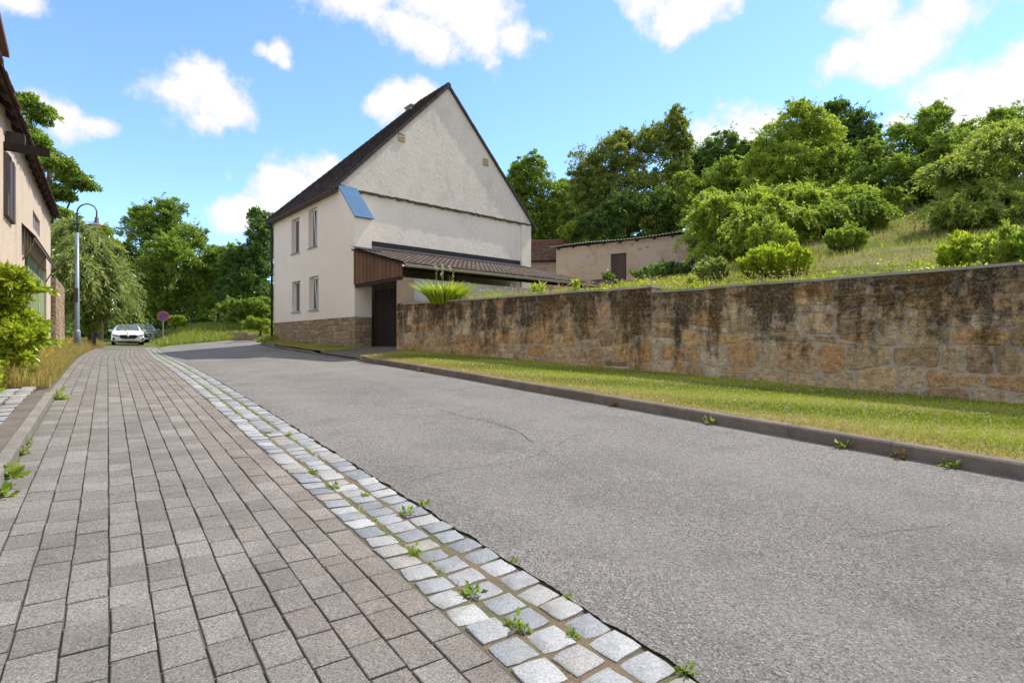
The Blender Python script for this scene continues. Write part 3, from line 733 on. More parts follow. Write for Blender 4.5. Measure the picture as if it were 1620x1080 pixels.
def tree(name, label, cat, box, k, mat, n, leaf, seed, ground=None, nl=9, lobes=None, trunk=True, aspect=.45, elong=1.0, group=None, clump=.30, depth=.8, shell=.55, flat_=1.0, droop=0.0, r0=None, trunk_px=None, rag=1.0, strands=None, breakup=5):
    """box = crown outline in photo pixels (x0,x1,y0,y1) at depth k"""
    rng = np.random.default_rng(seed)
    x0, x1, y0, y1 = box; c = at((x0+x1)/2, (y0+y1)/2, k); rx = (x1-x0)/2/F*k; rz = (y1-y0)/2/F*k; ry = rx * depth
    L = []
    if lobes is None:
        L.append((tuple(c), (rx*.62, ry*.62, rz*.66)))
        for i in range(nl):
            a = 2*math.pi*(i + rng.random()*.8)/nl * 1.62 * 2; h = rng.uniform(-.85, .80); q = math.sqrt(max(.05, 1 - h*h))
            rr = rng.uniform(.26, .42); e = (1 - rr*.85) * (1 + .12 * rag * rng.normal())
            L.append(((c.x + math.cos(a)*q*rx*e, c.y + math.sin(a)*q*ry*e, c.z + h*rz*(1-rr*.8)), (rx*rr*1.15, ry*rr*1.15, rz*rr*flat_)))
    else:
        for (lx0, lx1, ly0, ly1, dk) in lobes:
            cc = at((lx0+lx1)/2, (ly0+ly1)/2, k+dk); a = (lx1-lx0)/2/F*(k+dk); b = (ly1-ly0)/2/F*(k+dk)
            L.append((tuple(cc), (a, a*depth, b)))
    gz = ground if ground is not None else c.z - rz
    bx = c.x if trunk_px is None else (trunk_px - 810) / F * k
    root = thing(name, label, cat, (bx, c.y, gz), group)
    L2 = []
    for c_, r_ in L:
        c_ = np.array(c_); r_ = np.array(r_); L2.append((tuple(c_), tuple(r_ * .84)))
        for _ in range(breakup):
            d_ = unit(rng.normal(size=(1, 3)))[0]; L2.append((tuple(c_ + d_ * r_ * rng.uniform(.55, .95)), tuple(r_ * rng.uniform(.30, .55))))
    Lm, L = L, L2
    P, Nv, T = crown_points(L, int(n * 1.6), rng, clump * .85, shell)
    D = Nv + rng.normal(size=Nv.shape) * .75
    if droop: D = D * (1 - droop) + np.array([0, 0, -1.2]) * droop
    if strands:
        ns, sl_, dr_ = strands; per = 30; pk = rng.integers(0, len(Lm), ns); C_ = np.array([Lm[i][0] for i in pk]); R_ = np.array([Lm[i][1] for i in pk])
        d_ = rng.normal(size=(ns, 3)); d_[:, 2] = np.abs(d_[:, 2]) * .9 + .1; d_ = unit(d_); p0 = C_ + d_ * R_ * .92; h_ = d_ * np.array([1, 1, 0]) + rng.normal(size=(ns, 3)) * .15
        le_ = sl_ * rng.uniform(.5, 1.3, (ns, 1)); kk = np.repeat(np.arange(ns), per); f_ = np.tile(np.linspace(.05, 1, per), ns)[:, None]
        Q = p0[kk] + (h_[kk] * .8 + np.array([0, 0, .35])) * le_[kk] * f_ + np.array([0, 0, -1.]) * le_[kk] * dr_ * f_ ** 2
        tg = (h_[kk] * .8 + np.array([0, 0, .35])) + np.array([0, 0, -2.]) * dr_ * f_; sd_ = np.cross(unit(tg), rng.normal(size=tg.shape))
        P = np.concatenate([P, Q]); D = np.concatenate([D, unit(tg) + unit(sd_) * .8]); T = np.concatenate([T, np.repeat(.25 + .75 * rng.random(ns), per)])
    ln = leaf * (.6 + .8 * rng.random(len(P))) * elong
    o = leaves_mesh('crown', P, D, ln, ln * aspect, mat, rng, root, tone=T*.75 + .1)
    if trunk:
        mb = MB(); H = c.z + rz*.45 - gz
        limbs(mb, (bx, c.y, gz), (c.x, c.y, c.z + rz*.35), Lm, r0 or max(.08, .022 * H), rng)
        mb.build('trunk', M['bark'], root, smooth=True)
    return root
def shrub(name, label, cat, box, k, mat, n, leaf, seed, ground, elong=1.6, aspect=.35, stems=26, group=None, spread=.55, depth=.9, up=.9):
    """upright leafy stems fanning out of the ground"""
    rng = np.random.default_rng(seed); x0, x1, y0, y1 = box; c = at((x0+x1)/2, y1, k); rx = (x1-x0)/2/F*k; top = at(0, y0, k).z
    H = top - ground; root = thing(name, label, cat, (c.x, c.y, ground), group); mb = MB(); P = []; D = []; T = []
    per = max(4, n // stems)
    for i in range(stems):
        a = rng.random() * 2*math.pi; q = math.sqrt(rng.random()); e = Vector((c.x + math.cos(a)*q*rx, c.y + math.sin(a)*q*rx*depth, ground + H*(1 - .42*q*q)*rng.uniform(.72, 1.0)))
        b = Vector((c.x + math.cos(a)*q*rx*(1-spread), c.y + math.sin(a)*q*rx*depth*(1-spread), ground - .05)); m = b.lerp(e, .5) + Vector((math.cos(a), math.sin(a), 0)) * rx*.08
        mb.tube([b, m, e], [.012, .009, .003], 4, cap=False)
        f = rng.random(per) ** .7 * .92 + .08
        for ff in f:
            p = b.lerp(m, ff*2) if ff < .5 else m.lerp(e, ff*2-1)
            P.append(p + Vector(rng.normal(size=3)) * .03 * H * .5)
        dd = rng.normal(size=(per, 3)); dd[:, 2] = np.abs(dd[:, 2]) * .5 + up * .8; D.append(dd); T.append(np.full(per, rng.random()))
    P = np.array(P); D = np.concatenate(D); T = np.concatenate(T); ln = leaf * (.6 + .8*rng.random(len(P))) * elong
    leaves_mesh('foliage', P, D, ln, ln*aspect/elong*1.6, mat, rng, root, tone=T*.7 + .15)
    mb.build('stems', M['bark'], root)
    return root
def blades(name, P, H, lean, wid, mat, rng, tone=None, parent=None):
    n = len(P); a = rng.random(n) * 2*math.pi; la = rng.random(n) * 2*math.pi; le = rng.random(n) * lean * H
    dx = np.stack([np.cos(a), np.sin(a), np.zeros(n)], 1) * (wid * (.6 + .8*rng.random(n)))[:, None]
    off = np.stack([np.cos(la)*le, np.sin(la)*le, H], 1); mid = np.stack([np.cos(la)*le*.35, np.sin(la)*le*.35, H*.55], 1)
    v = np.stack([P - dx*.5, P + dx*.5, P + mid + dx*.38, P + mid - dx*.38, P + off], 1).reshape(-1, 3); i = np.arange(n)[:, None]*5
    f = np.concatenate([i + np.array([[0,1,2]]), i + np.array([[0,2,3]]), i + np.array([[3,2,4]])], 0)
    r = rng.random(n) if tone is None else np.clip(tone + rng.normal(size=n)*.2, 0, 1)
    return np_mesh(name, v, f, np.repeat(r, 5), mat, parent)

# ------------------------------------------------------------------ masonry
def stone_mesh(poly, P0, ax, nrm, r, depth):
    """poly: outline (e,z) list; returns MB in local coordinates about its centroid"""
    cx = sum(p[0] for p in poly) / len(poly); cz = sum(p[1] for p in poly) / len(poly); n = len(poly)
    mb = MB(); vs = []
    for lev, (sc, dd) in enumerate(((1.0, -.04), (1.0, depth * .45), (.90, depth), (.52, depth * 1.15))):
        for (e, z) in poly:
            j = r.uniform(-.25, .25) * depth if lev >= 2 else 0
            vs.append(ax * ((e - cx) * sc) + Z3 * ((z - cz) * sc) + nrm * (dd + j))
    vs.append(nrm * depth * r.uniform(.9, 1.4))
    fs = []
    for a in (0, n, 2*n):
        for i in range(n): fs.append((a+i, a+(i+1) % n, a+n+(i+1) % n, a+n+i))
    for i in range(n): fs.append((3*n+i, 3*n+(i+1) % n, 4*n))
    mb.add(vs, fs)
    return mb, P0 + ax * cx + Z3 * cz
def masonry(root, P0, ax, nrm, e0, e1, zlo, zhi, hrange, wrange, mat, seed, gap=.012, depth=.018, wob=.03, split=.18, zmin=None):
    """irregular coursed stones on the plane through P0; zlo/zhi functions of e"""
    r = random.Random(seed); lo = min(zlo(e0), zlo(e1)); hi = max(zhi(e0), zhi(e1))
    lines = [lo - .02]
    while lines[-1] < hi: lines.append(lines[-1] + r.uniform(*hrange))
    ph = [(r.uniform(0, 6), r.uniform(.6, 1.6), r.uniform(0, 6), r.uniform(2, 4)) for _ in lines]
    def ly(i, e): a = ph[i]; return lines[i] + wob * (math.sin(e * a[1] + a[0]) + .6 * math.sin(e * a[3] + a[2]))
    count = 0
    for i in range(len(lines) - 1):
        e = e0; edge = [e0, e0]
        while e < e1 - .05:
            w = r.uniform(*wrange) * (1.0 if r.random() > .2 else .6); ne = min(e1, e + w)
            if e1 - ne < wrange[0] * .5: ne = e1
            jt, jb = (r.uniform(-.05, .05) * wrange[1], r.uniform(-.05, .05) * wrange[1]) if ne < e1 else (0, 0)
            nxt = [ne + jb, ne + jt]
            segs = [(0., 1.)] if r.random() > split else [(0., .52 + r.uniform(-.1, .1))]
            if len(segs) == 1 and segs[0][1] < 1: segs.append((segs[0][1], 1.))
            for (f0, f1) in segs:
                def pt(u, v):
                    v = f0 + (f1 - f0) * v
                    ee = (edge[0] * (1-v) + edge[1] * v) * (1-u) + (nxt[0] * (1-v) + nxt[1] * v) * u
                    z = ly(i, ee) * (1-v) + ly(i+1, ee) * v
                    return [ee, z]
                base = [(0,0),(.2,0),(.4,0),(.6,0),(.8,0),(1,0),(1,.33),(1,.67),(1,1),(.8,1),(.6,1),(.4,1),(.2,1),(0,1),(0,.67),(0,.33)]
                pl = []
                for (u, v) in base:
                    if u in (0, 1) and v in (0, 1): u = u + (.05 if u == 0 else -.05); v = v + (.08 if v == 0 else -.08)
                    p = pt(u, v); p[0] += r.uniform(-.02, .02); p[1] += r.uniform(-.017, .017); pl.append(p)
                mx = sum(p[0] for p in pl)/len(pl); mz = sum(p[1] for p in pl)/len(pl)
                g = gap * r.uniform(.5, 1.6)
                for p in pl:
                    dx, dz = p[0]-mx, p[1]-mz; L = math.hypot(dx, dz); p[0] -= dx/L*g; p[1] -= dz/L*g
                    p[1] = min(p[1], zhi(p[0]) - .012); p[1] = max(p[1], zlo(p[0]) - .02)
                    p[0] = min(max(p[0], e0 + .004), e1 - .004)
                h = max(p[1] for p in pl) - min(p[1] for p in pl); wd = max(p[0] for p in pl) - min(p[0] for p in pl)
                if h < .06 or wd < .06: continue
                mb, loc = stone_mesh(pl, P0, ax, nrm, r, depth * r.uniform(.5, 1.5))
                me = mb.mesh('stone'); me.materials.append(mat)
                o = bpy.data.objects.new('stone', me); COL.objects.link(o); o.location = loc; attach(o, root); count += 1
            edge = nxt; e = ne
    return count
def set_wuv(o, axis):
    me = o.data; a = me.attributes.new('wuv', 'FLOAT_VECTOR', 'POINT'); axis = Vector(axis)
    a.data.foreach_set('vector', np.array([(v.co.dot(axis), v.co.z, 0) for v in me.vertices], dtype=np.float32).ravel())

# retaining wall
STEP_E = 8.6
def wall_top(e): return 1.225 if e < STEP_E else 1.10 + .0135 * (e - STEP_E)
def wall_base(e): s, t = to_st(W0 + WD * e); return verge_z(s, t)
def retaining_wall():
    root = thing('retaining_wall', 'long rubble sandstone garden wall, stained dark along its top, above the grass verge', 'stone wall', W0 + WD * 7 + Z3 * wall_base(7))
    for (a, b, nm) in ((0., STEP_E, 0), (STEP_E, WLEN, 1)):
        mb = MB(); n = 24; vs = []
        for i in range(n + 1):
            e = a + (b - a) * i / n; p = W0 + WD * e; zt = wall_top(min(max(e, a + .001), b - .001)) - .04; zb = wall_base(e) - .45
            for q, z in ((0, zb), (0, zt), (.42, zt), (.42, zb)): vs.append(p + WQ * q + Z3 * z)
        fs = [(i*4+j, i*4+(j+1) % 4, (i+1)*4+(j+1) % 4, (i+1)*4+j) for i in range(n) for j in range(4)] + [(0,1,2,3), tuple(n*4+j for j in range(4))]
        body = mb.add(vs, fs).build('mortar_core', M['mortar'], root)
        c = MB(); vs = []
        for i in range(n + 1):
            e = a + (b - a) * i / n; p = W0 + WD * e; zt = wall_top(min(max(e, a + .001), b - .001)) + .008 * math.sin(e * 3.1) + rnd.uniform(-.006, .006)
            for q, z in ((-.035, zt - .045), (-.03, zt), (.46, zt + .015), (.46, zt - .045)): vs.append(p + WQ * q + Z3 * z)
        c.add(vs, fs).build('coping', M['cope'], root)
    k = masonry(root, W0, WD, -WQ, .02, STEP_E, lambda e: wall_base(e), lambda e: wall_top(0) - .05, (.15, .38), (.22, .72), M['stone'], 5, .010, .010, .06, .3)
    k += masonry(root, W0, WD, -WQ, STEP_E, WLEN - 4.0, lambda e: wall_base(e), lambda e: wall_top(max(e, STEP_E)) - .05, (.16, .44), (.26, .80), M['stone'], 11, .012, .011, .07, .3)
    print('wall stones', k)
retaining_wall()

# hillside garden behind the wall
def hnoise(x, y): return math.sin(x * .9 + y * .5) * .5 + math.sin(x * .37 - y * .81 + 2) * .7 + math.sin(x * 2.1 + y * 1.7) * .2
def hill_z(e, d):
    S = .15 + .14 * sstep(2, 11, e)
    z = 1.02 + .06 * min(d, 3) + S * min(max(0, d - 3), 26) + .02 * max(0, d - 29)
    z += 3.0 * sstep(18.8, 22.5, d) * (1 - sstep(4, 8, e))
    z += .10 * (1 - sstep(STEP_E - .3, STEP_E + .3, e)) * (1 - sstep(3, 8, d))
    return z + .10 * hnoise(e, d) * sstep(.6, 4, d)
def ed(p): v = Vector((p[0], p[1], 0)) - W0; return v.dot(WD), v.dot(WQ)
def hill_at(x, y): return hill_z(*ed((x, y)))
def in_house(x, y):
    v = Vector((x, y, 0)) - HO; a, b = v.dot(HA), v.dot(HB)
    return (b > -3.25 and -1.5 < a < 9.5 and b < 9.6)
def hillside():
    es = sorted(set(lin(-45, -12, 14) + lin(-12, 22, 100) + lin(22, 70, 16))); ds = sorted(set(lin(.38, 30, 80) + lin(30, 90, 16)))
    idx = {}; vs = []; fs = []; n = len(ds)
    for e in es:
        for d in ds:
            p = W0 + WD * e + WQ * d; vs.append((p.x, p.y, hill_z(e, d)))
    for i in range(len(es)-1):
        for j in range(n-1):
            p = W0 + WD * (es[i]+es[i+1])*.5 + WQ * (ds[j]+ds[j+1])*.5
            v = p - HO; a, b = v.dot(HA), v.dot(HB)
            if in_house(p.x, p.y) or (a < .2 and b > -3.6): continue
            if b > 9.0 or (a < 9.5 and b > -3.25): continue
            fs.append((i*n+j, (i+1)*n+j, (i+1)*n+j+1, i*n+j+1))
    o = MB().add(vs, fs).build('hillside', M['hill']); o.data.shade_smooth(); return tag(o, kind='structure')
hillside()

# ------------------------------------------------------------------ house
def panel_with_holes(O, ax, nin, u0, u1, z0, z1, holes, depth):
    """wall skin at plane O with openings; reveals run along nin (into the wall)"""
    us = sorted(set([u0, u1] + [h[0] for h in holes] + [h[1] for h in holes])); zs = sorted(set([z0, z1] + [h[2] for h in holes] + [h[3] for h in holes]))
    mb = MB(); P = lambda u, z, d=0: Vector(O) + ax * u + Z3 * z + nin * d
    for i in range(len(us)-1):
        for j in range(len(zs)-1):
            um, zm = (us[i]+us[i+1])/2, (zs[j]+zs[j+1])/2
            if any(h[0] < um < h[1] and h[2] < zm < h[3] for h in holes): continue
            mb.add([P(us[i],zs[j]), P(us[i+1],zs[j]), P(us[i+1],zs[j+1]), P(us[i],zs[j+1])], [(0,1,2,3)])
    for (a, b, c, d) in holes:
        for (p, q) in (((a,c),(a,d)), ((a,d),(b,d)), ((b,d),(b,c)), ((b,c),(a,c))):
            mb.add([P(*p), P(*q), P(*q, depth), P(*p, depth)], [(0,1,2,3)])
    mb.add([P(u0,z0), P(u0,z1), P(u0,z1,depth), P(u0,z0,depth)], [(0,1,2,3)]); mb.add([P(u1,z0), P(u1,z1), P(u1,z1,depth), P(u1,z0,depth)], [(0,1,2,3)])
    return mb
FL, GB, GW, EZ, AZ, PZ = 9.11, 1.45, 10.43, 6.2, 11.63, .92
LEAN = lambda b: 3.83 - .25 * (1.53 - b)
def house():
    root = thing('house', 'two-storey cream plastered house with a steep dark roof and tall bare gable', 'house', hp(0, 3, -.3))
    # body, gable, buttress
    body = MB().prism([hp(.3, 1.53, -.7), hp(GW, 1.53, -.7), hp(GW, 1.53, EZ - .05), hp(GW/2, 1.53, AZ - .2), hp(.3, 1.53, EZ + .2)], HB * (FL - 1.53 - .002)).build('gable_wall', M['plaster_l'], root)
    tag(body, 'smooth whitish plaster of the lower gable wall')
    # bare upper gable: proud of the wall below, cut to the roof slopes
    n = 26; pts = [(0.0, 6.09)]
    r = random.Random(4)
    low = [(i / 60 * GW, 6.09 + r.uniform(-.018, .018)) for i in range(61)]
    poly = [hp(a, GB, z) for a, z in low] + [hp(GW, GB, EZ), hp(GW/2, GB, AZ - .02), hp(0, GB, EZ)]
    ug = MB().prism(poly, HB * .085).build('upper_gable', M['plaster_g'], root); tag(ug, 'rough grey weathered upper gable')
    led = MB()
    for i in range(60):
        a0, a1 = GW * i / 60, GW * (i+1) / 60; z = 6.06 + r.uniform(-.02, .02)
        if a0 > .70: led.box(HO, HA, HB, Z3, a0, a1, GB - .02 - r.uniform(0, .02), 1.53, z - .035 - r.uniform(0, .03), z + .02)
    led.build('ledge', M['ledge'], root)
    MB().box(HO, HA, HB, Z3, GW - .66, GW + .004, GB + .004, 1.54, -.7, 6.04).build('corner_pier', M['plaster_l'], root)
    # facade with four windows
    wins = [(5.58, 6.62, 4.02, 5.62), (3.55, 4.53, 4.02, 5.70), (5.50, 6.54, 1.33, 2.74), (3.41, 4.46, 1.33, 2.78)]
    fac = panel_with_holes(HO, HB, HA, GB, FL, PZ, EZ - .02, wins, .30)
    fac.build('facade', M['plaster_f'], root)
    MB().add([hp(0, FL, PZ), hp(0, FL, EZ), hp(.3, FL, EZ), hp(.3, FL, PZ)], [(0,1,2,3)]).build('facade_edge', M['plaster_f'], root)
    bt = MB().prism([hp(0, 0, PZ), hp(0, GB - .001, PZ), hp(0, GB - .001, 6.06), hp(0, 0, 4.64)], HA * .69).build('buttress', M['plaster_f'], root)
    # lintel-height floor window parts
    for i, (b0, b1, z0, z1) in enumerate(wins):
        w = bpy.data.objects.new('window', None); COL.objects.link(w); w.location = hp(.2, (b0+b1)/2, z0); attach(w, root)
        fr = MB(); d0, d1 = .17, .235; f = .065
        def child(mb, nm, mat):
            o = mb.build(nm, mat); o.parent = w; o.matrix_parent_inverse = Matrix.Translation(-w.location) ; return o
        fr.box(HO, HA, HB, Z3, d0, d1, b0, b0+f, z0, z1); fr.box(HO, HA, HB, Z3, d0, d1, b1-f, b1, z0, z1)
        fr.box(HO, HA, HB, Z3, d0+.001, d1, b0+f, b1-f, z0, z0+f); fr.box(HO, HA, HB, Z3, d0+.001, d1, b0+f, b1-f, z1-f, z1)
        fr.box(HO, HA, HB, Z3, d0+.002, d1, (b0+b1)/2-.035, (b0+b1)/2+.035, z0+f, z1-f)
        child(fr, 'frame', M['frame'])
        for (q0, q1) in ((b0+f, (b0+b1)/2-.035), ((b0+b1)/2+.035, b1-f)):
            child(MB().box(HO, HA, HB, Z3, .195, .21, q0, q1, z0+f, z1-f), 'pane', M['glass'])
        child(MB().box(HO, HA, HB, Z3, -.05, .17, b0-.04, b1+.04, z0-.035, z0+.012), 'sill', M['lead'])
        if i in (1, 3):   # tilted sash
            sx = MB(); tl = lambda d, b, z: hp(d - .10 * (z - z0) / (z1 - z0), b, z)
            q0, q1 = b0 + .05, (b0+b1)/2
            for (u0, u1, v0, v1) in ((q0, q0+.05, z0+.06, z1-.06), (q1-.05, q1, z0+.06, z1-.06), (q0+.05, q1-.05, z0+.06, z0+.11), (q0+.05, q1-.05, z1-.11, z1-.06)):
                sx.hexa([tl(.13,u0,v0), tl(.16,u0,v0), tl(.16,u1,v0), tl(.13,u1,v0)], [tl(.13,u0,v1), tl(.16,u0,v1), tl(.16,u1,v1), tl(.13,u1,v1)])
            child(sx, 'sash', M['frame'])
    # stone plinth
    pl = MB(); pl.box(HO, HA, HB, Z3, .025, .30, .004, FL - .002, -.8, PZ - .004); pl.box(HO, HA, HB, Z3, .30, .69, .004, GB, -.8, PZ - .004)
    po = pl.build('plinth', M['pl_mortar'], root)
    bz = lambda b: float(np.interp(b, [0, FL], [-.24, .10]))
    k = masonry(po, hp(.025, 0, 0), HB, -HA, .0, FL, lambda e: bz(e) - .06, lambda e: PZ, (.16, .30), (.22, .50), M['pl_stone'], 21, .008, .012, .05, .4)
    k += masonry(po, hp(0, .004, 0), HA, -HB, .03, .69, lambda e: -.3, lambda e: PZ, (.18, .30), (.22, .40), M['pl_stone'], 22, .008, .012, .015, .2)
    for o in list(po.children): o.matrix_parent_inverse = Matrix()      # plinth sits at the world origin
    print('plinth stones', k)
    # blue sheet capping the buttress
    n_ = Vector((0, 0, 1)); d = (hp(0, 0, 4.66) - hp(0, GB, 6.10)); up = HA.cross(d).normalized(); up = up if up.z > 0 else -up
    q = [hp(-.04, GB + .0, 6.11), hp(.76, GB + .0, 6.11), hp(.76, -.07, 4.62), hp(-.04, -.07, 4.62)]
    MB().prism([p + up * .012 for p in q], up * .03).build('blue_cap_sheet', M['blue'], root)
    # gable vents
    for (a, z) in ((2.8, 8.72), (7.39, 8.68)):
        v = MB()
        for j in range(3): v.box(HO, HA, HB, Z3, a - .17, a + .17, GB - .05 + .012*j, GB + .02, z - .19 + .13*j, z - .19 + .13*j + .075)
        v.build('vent', M['ventbrick'], root)
    # roof: gable at the near end, hipped at the far end
    OV = .28; tanp = (AZ - EZ) / (GW / 2); ez = EZ - OV * tanp + .05; rz_ = AZ + .05; RB = GB + 2.55; g0 = GB - .07; FB = FL + OV
    A_, B_, C_, D_ = hp(-OV, g0, ez), hp(GW/2, g0, rz_), hp(GW/2, RB, rz_), hp(-OV, FB, ez)
    E_, G_ = hp(GW + OV, g0, ez), hp(GW + OV, FB, ez)
    rf = MB(); th = Z3 * -.11
    rf.prism([A_, B_, C_, D_], th); rf.prism([E_, G_, C_, B_], th); rf.prism([D_, C_, G_], th)
    ro = rf.build('roof', M['roof'], root)
    tiles = MB(); slope = (B_ - A_); Ls = slope.length; sd = slope.normalized(); nrm = sd.cross(HB); nrm = nrm if nrm.z > 0 else -nrm
    rows = int(Ls / .165); rr = random.Random(8)
    for j in range(rows):
        u = j * .165; f = u / Ls; bmax = FB - (FB - RB) * f; b = g0 - .01 - (.08 if j % 2 else 0)
        while b < bmax - .03:
            w = .17; b1 = min(b + w - .008, bmax); bb = max(b, g0 - .01); l = .21
            p = A_ + sd * u + HB * (bb - g0); lift = nrm * rr.uniform(.0, .012)
            x = HB * (b1 - bb); e = sd * l
            lo = [p + nrm*.004 + lift, p + x + nrm*.004 + lift, p + x + e + nrm*.001, p + e + nrm*.001]
            hi = [p + nrm*.034 + lift, p + x + nrm*.034 + lift, p + x + e + nrm*.010, p + e + nrm*.010]
            tiles.hexa(lo, hi, rr.random()); b += w
    to = tiles.build('roof_tiles', M['roof'], ro, fix=False); to.matrix_parent_inverse = Matrix(); tag(to, kind='stuff')
    # right slope tiles seen along the verge, hip and ridge caps
    cap = MB(); P = lambda p, q: [p.lerp(q, f) for f in lin(0, 1, 12)]
    def caps(p, q, r, nm):
        L = (q - p).length; m = int(L / .33); mb = MB()
        for i in range(m):
            a, b = p.lerp(q, i / m), p.lerp(q, (i + 1.08) / m); mb.tube([a + Z3 * .005, b], [r * 1.12, r], 8)
        o = mb.build(nm, M['roof'], ro); o.matrix_parent_inverse = Matrix(); tag(o, kind='stuff')
    caps(B_, C_, .11, 'ridge_tiles'); caps(D_, C_, .10, 'hip_tiles'); caps(G_, C_, .10, 'hip_tiles')
    vg = MB()
    for (p, q) in ((A_, B_), (E_, B_)):
        m = 40
        for i in range(m):
            a, b = p.lerp(q, i/m), p.lerp(q, (i+.93)/m); o = HB * -(.03 + rnd.uniform(0, .015))
            vg.hexa([a + o - Z3*.12, a - Z3*.12 + HB*.1, b - Z3*.12 + HB*.1, b + o - Z3*.12], [a + o + Z3*.03, a + Z3*.03 + HB*.1, b + Z3*.03 + HB*.1, b + o + Z3*.03])
    o = vg.build('verge_tiles', M['roof'], ro); o.matrix_parent_inverse = Matrix(); tag(o, kind='stuff')
    ev = MB(); ev.box(HO, HA, HB, Z3, -OV + .06, .02, GB + .0, FB - .1, EZ - .34, EZ - .24); ev.box(HO, HA, HB, Z3, -.09, .02, GB, FL, EZ - .24, EZ - .04)
    ev.build('eaves_board', M['eave'], root)
    ch = MB().box(HO, HA, HB, Z3, GW/2 - .35, GW/2 + .2, RB + .1, RB + .65, AZ - 1.1, AZ - .08)
    ch.box(HO, HA, HB, Z3, GW/2 - .4, GW/2 + .25, RB + .05, RB + .7, AZ - .08, AZ - .02)
    co = ch.build('chimney', M['ledge2'], ro); co.matrix_parent_inverse = Matrix()
    # downpipe on the far corner
    MB().tube([hp(-.07, FL + .06, -.1), hp(-.07, FL + .06, 5.55), hp(-.2, FL + .02, 5.85)], .055, 8).build('downpipe', M['pipe'], root, smooth=True)
    return root
M['pl_mortar'] = m_dirt('plinth_mortar', (.17,.135,.10), (.26,.21,.16), 8)
def m_plstone():
    m, nt, b = new_mat('plinth_stone'); p = pos(nt); r = piece_random(nt)
    base = ramp(nt, r, [(0, (.25,.17,.11)), (.3, (.36,.26,.165)), (.6, (.33,.225,.15)), (.8, (.42,.32,.21)), (1, (.29,.21,.14))])
    base = mixc(nt, .7, base, ramp(nt, noise(nt, p, 14, 5, .7), [(.3, .6), (.5, 1.), (.7, 1.3)]), 'MULTIPLY')
    setc(nt, b, base, .92, .2); bump(nt, b, noise(nt, p, 40, 5, .7), .6, .02); return m
M['pl_stone'] = m_plstone()
M['ventbrick'] = flat('vent_brick', (.42,.31,.19), .9, .2, 0, .3, 10); M['eave'] = m_wood('eave_wood', (.16,.12,.085)); M['ledge2'] = flat('chimney_render', (.30,.29,.28), .9, .2)
house()

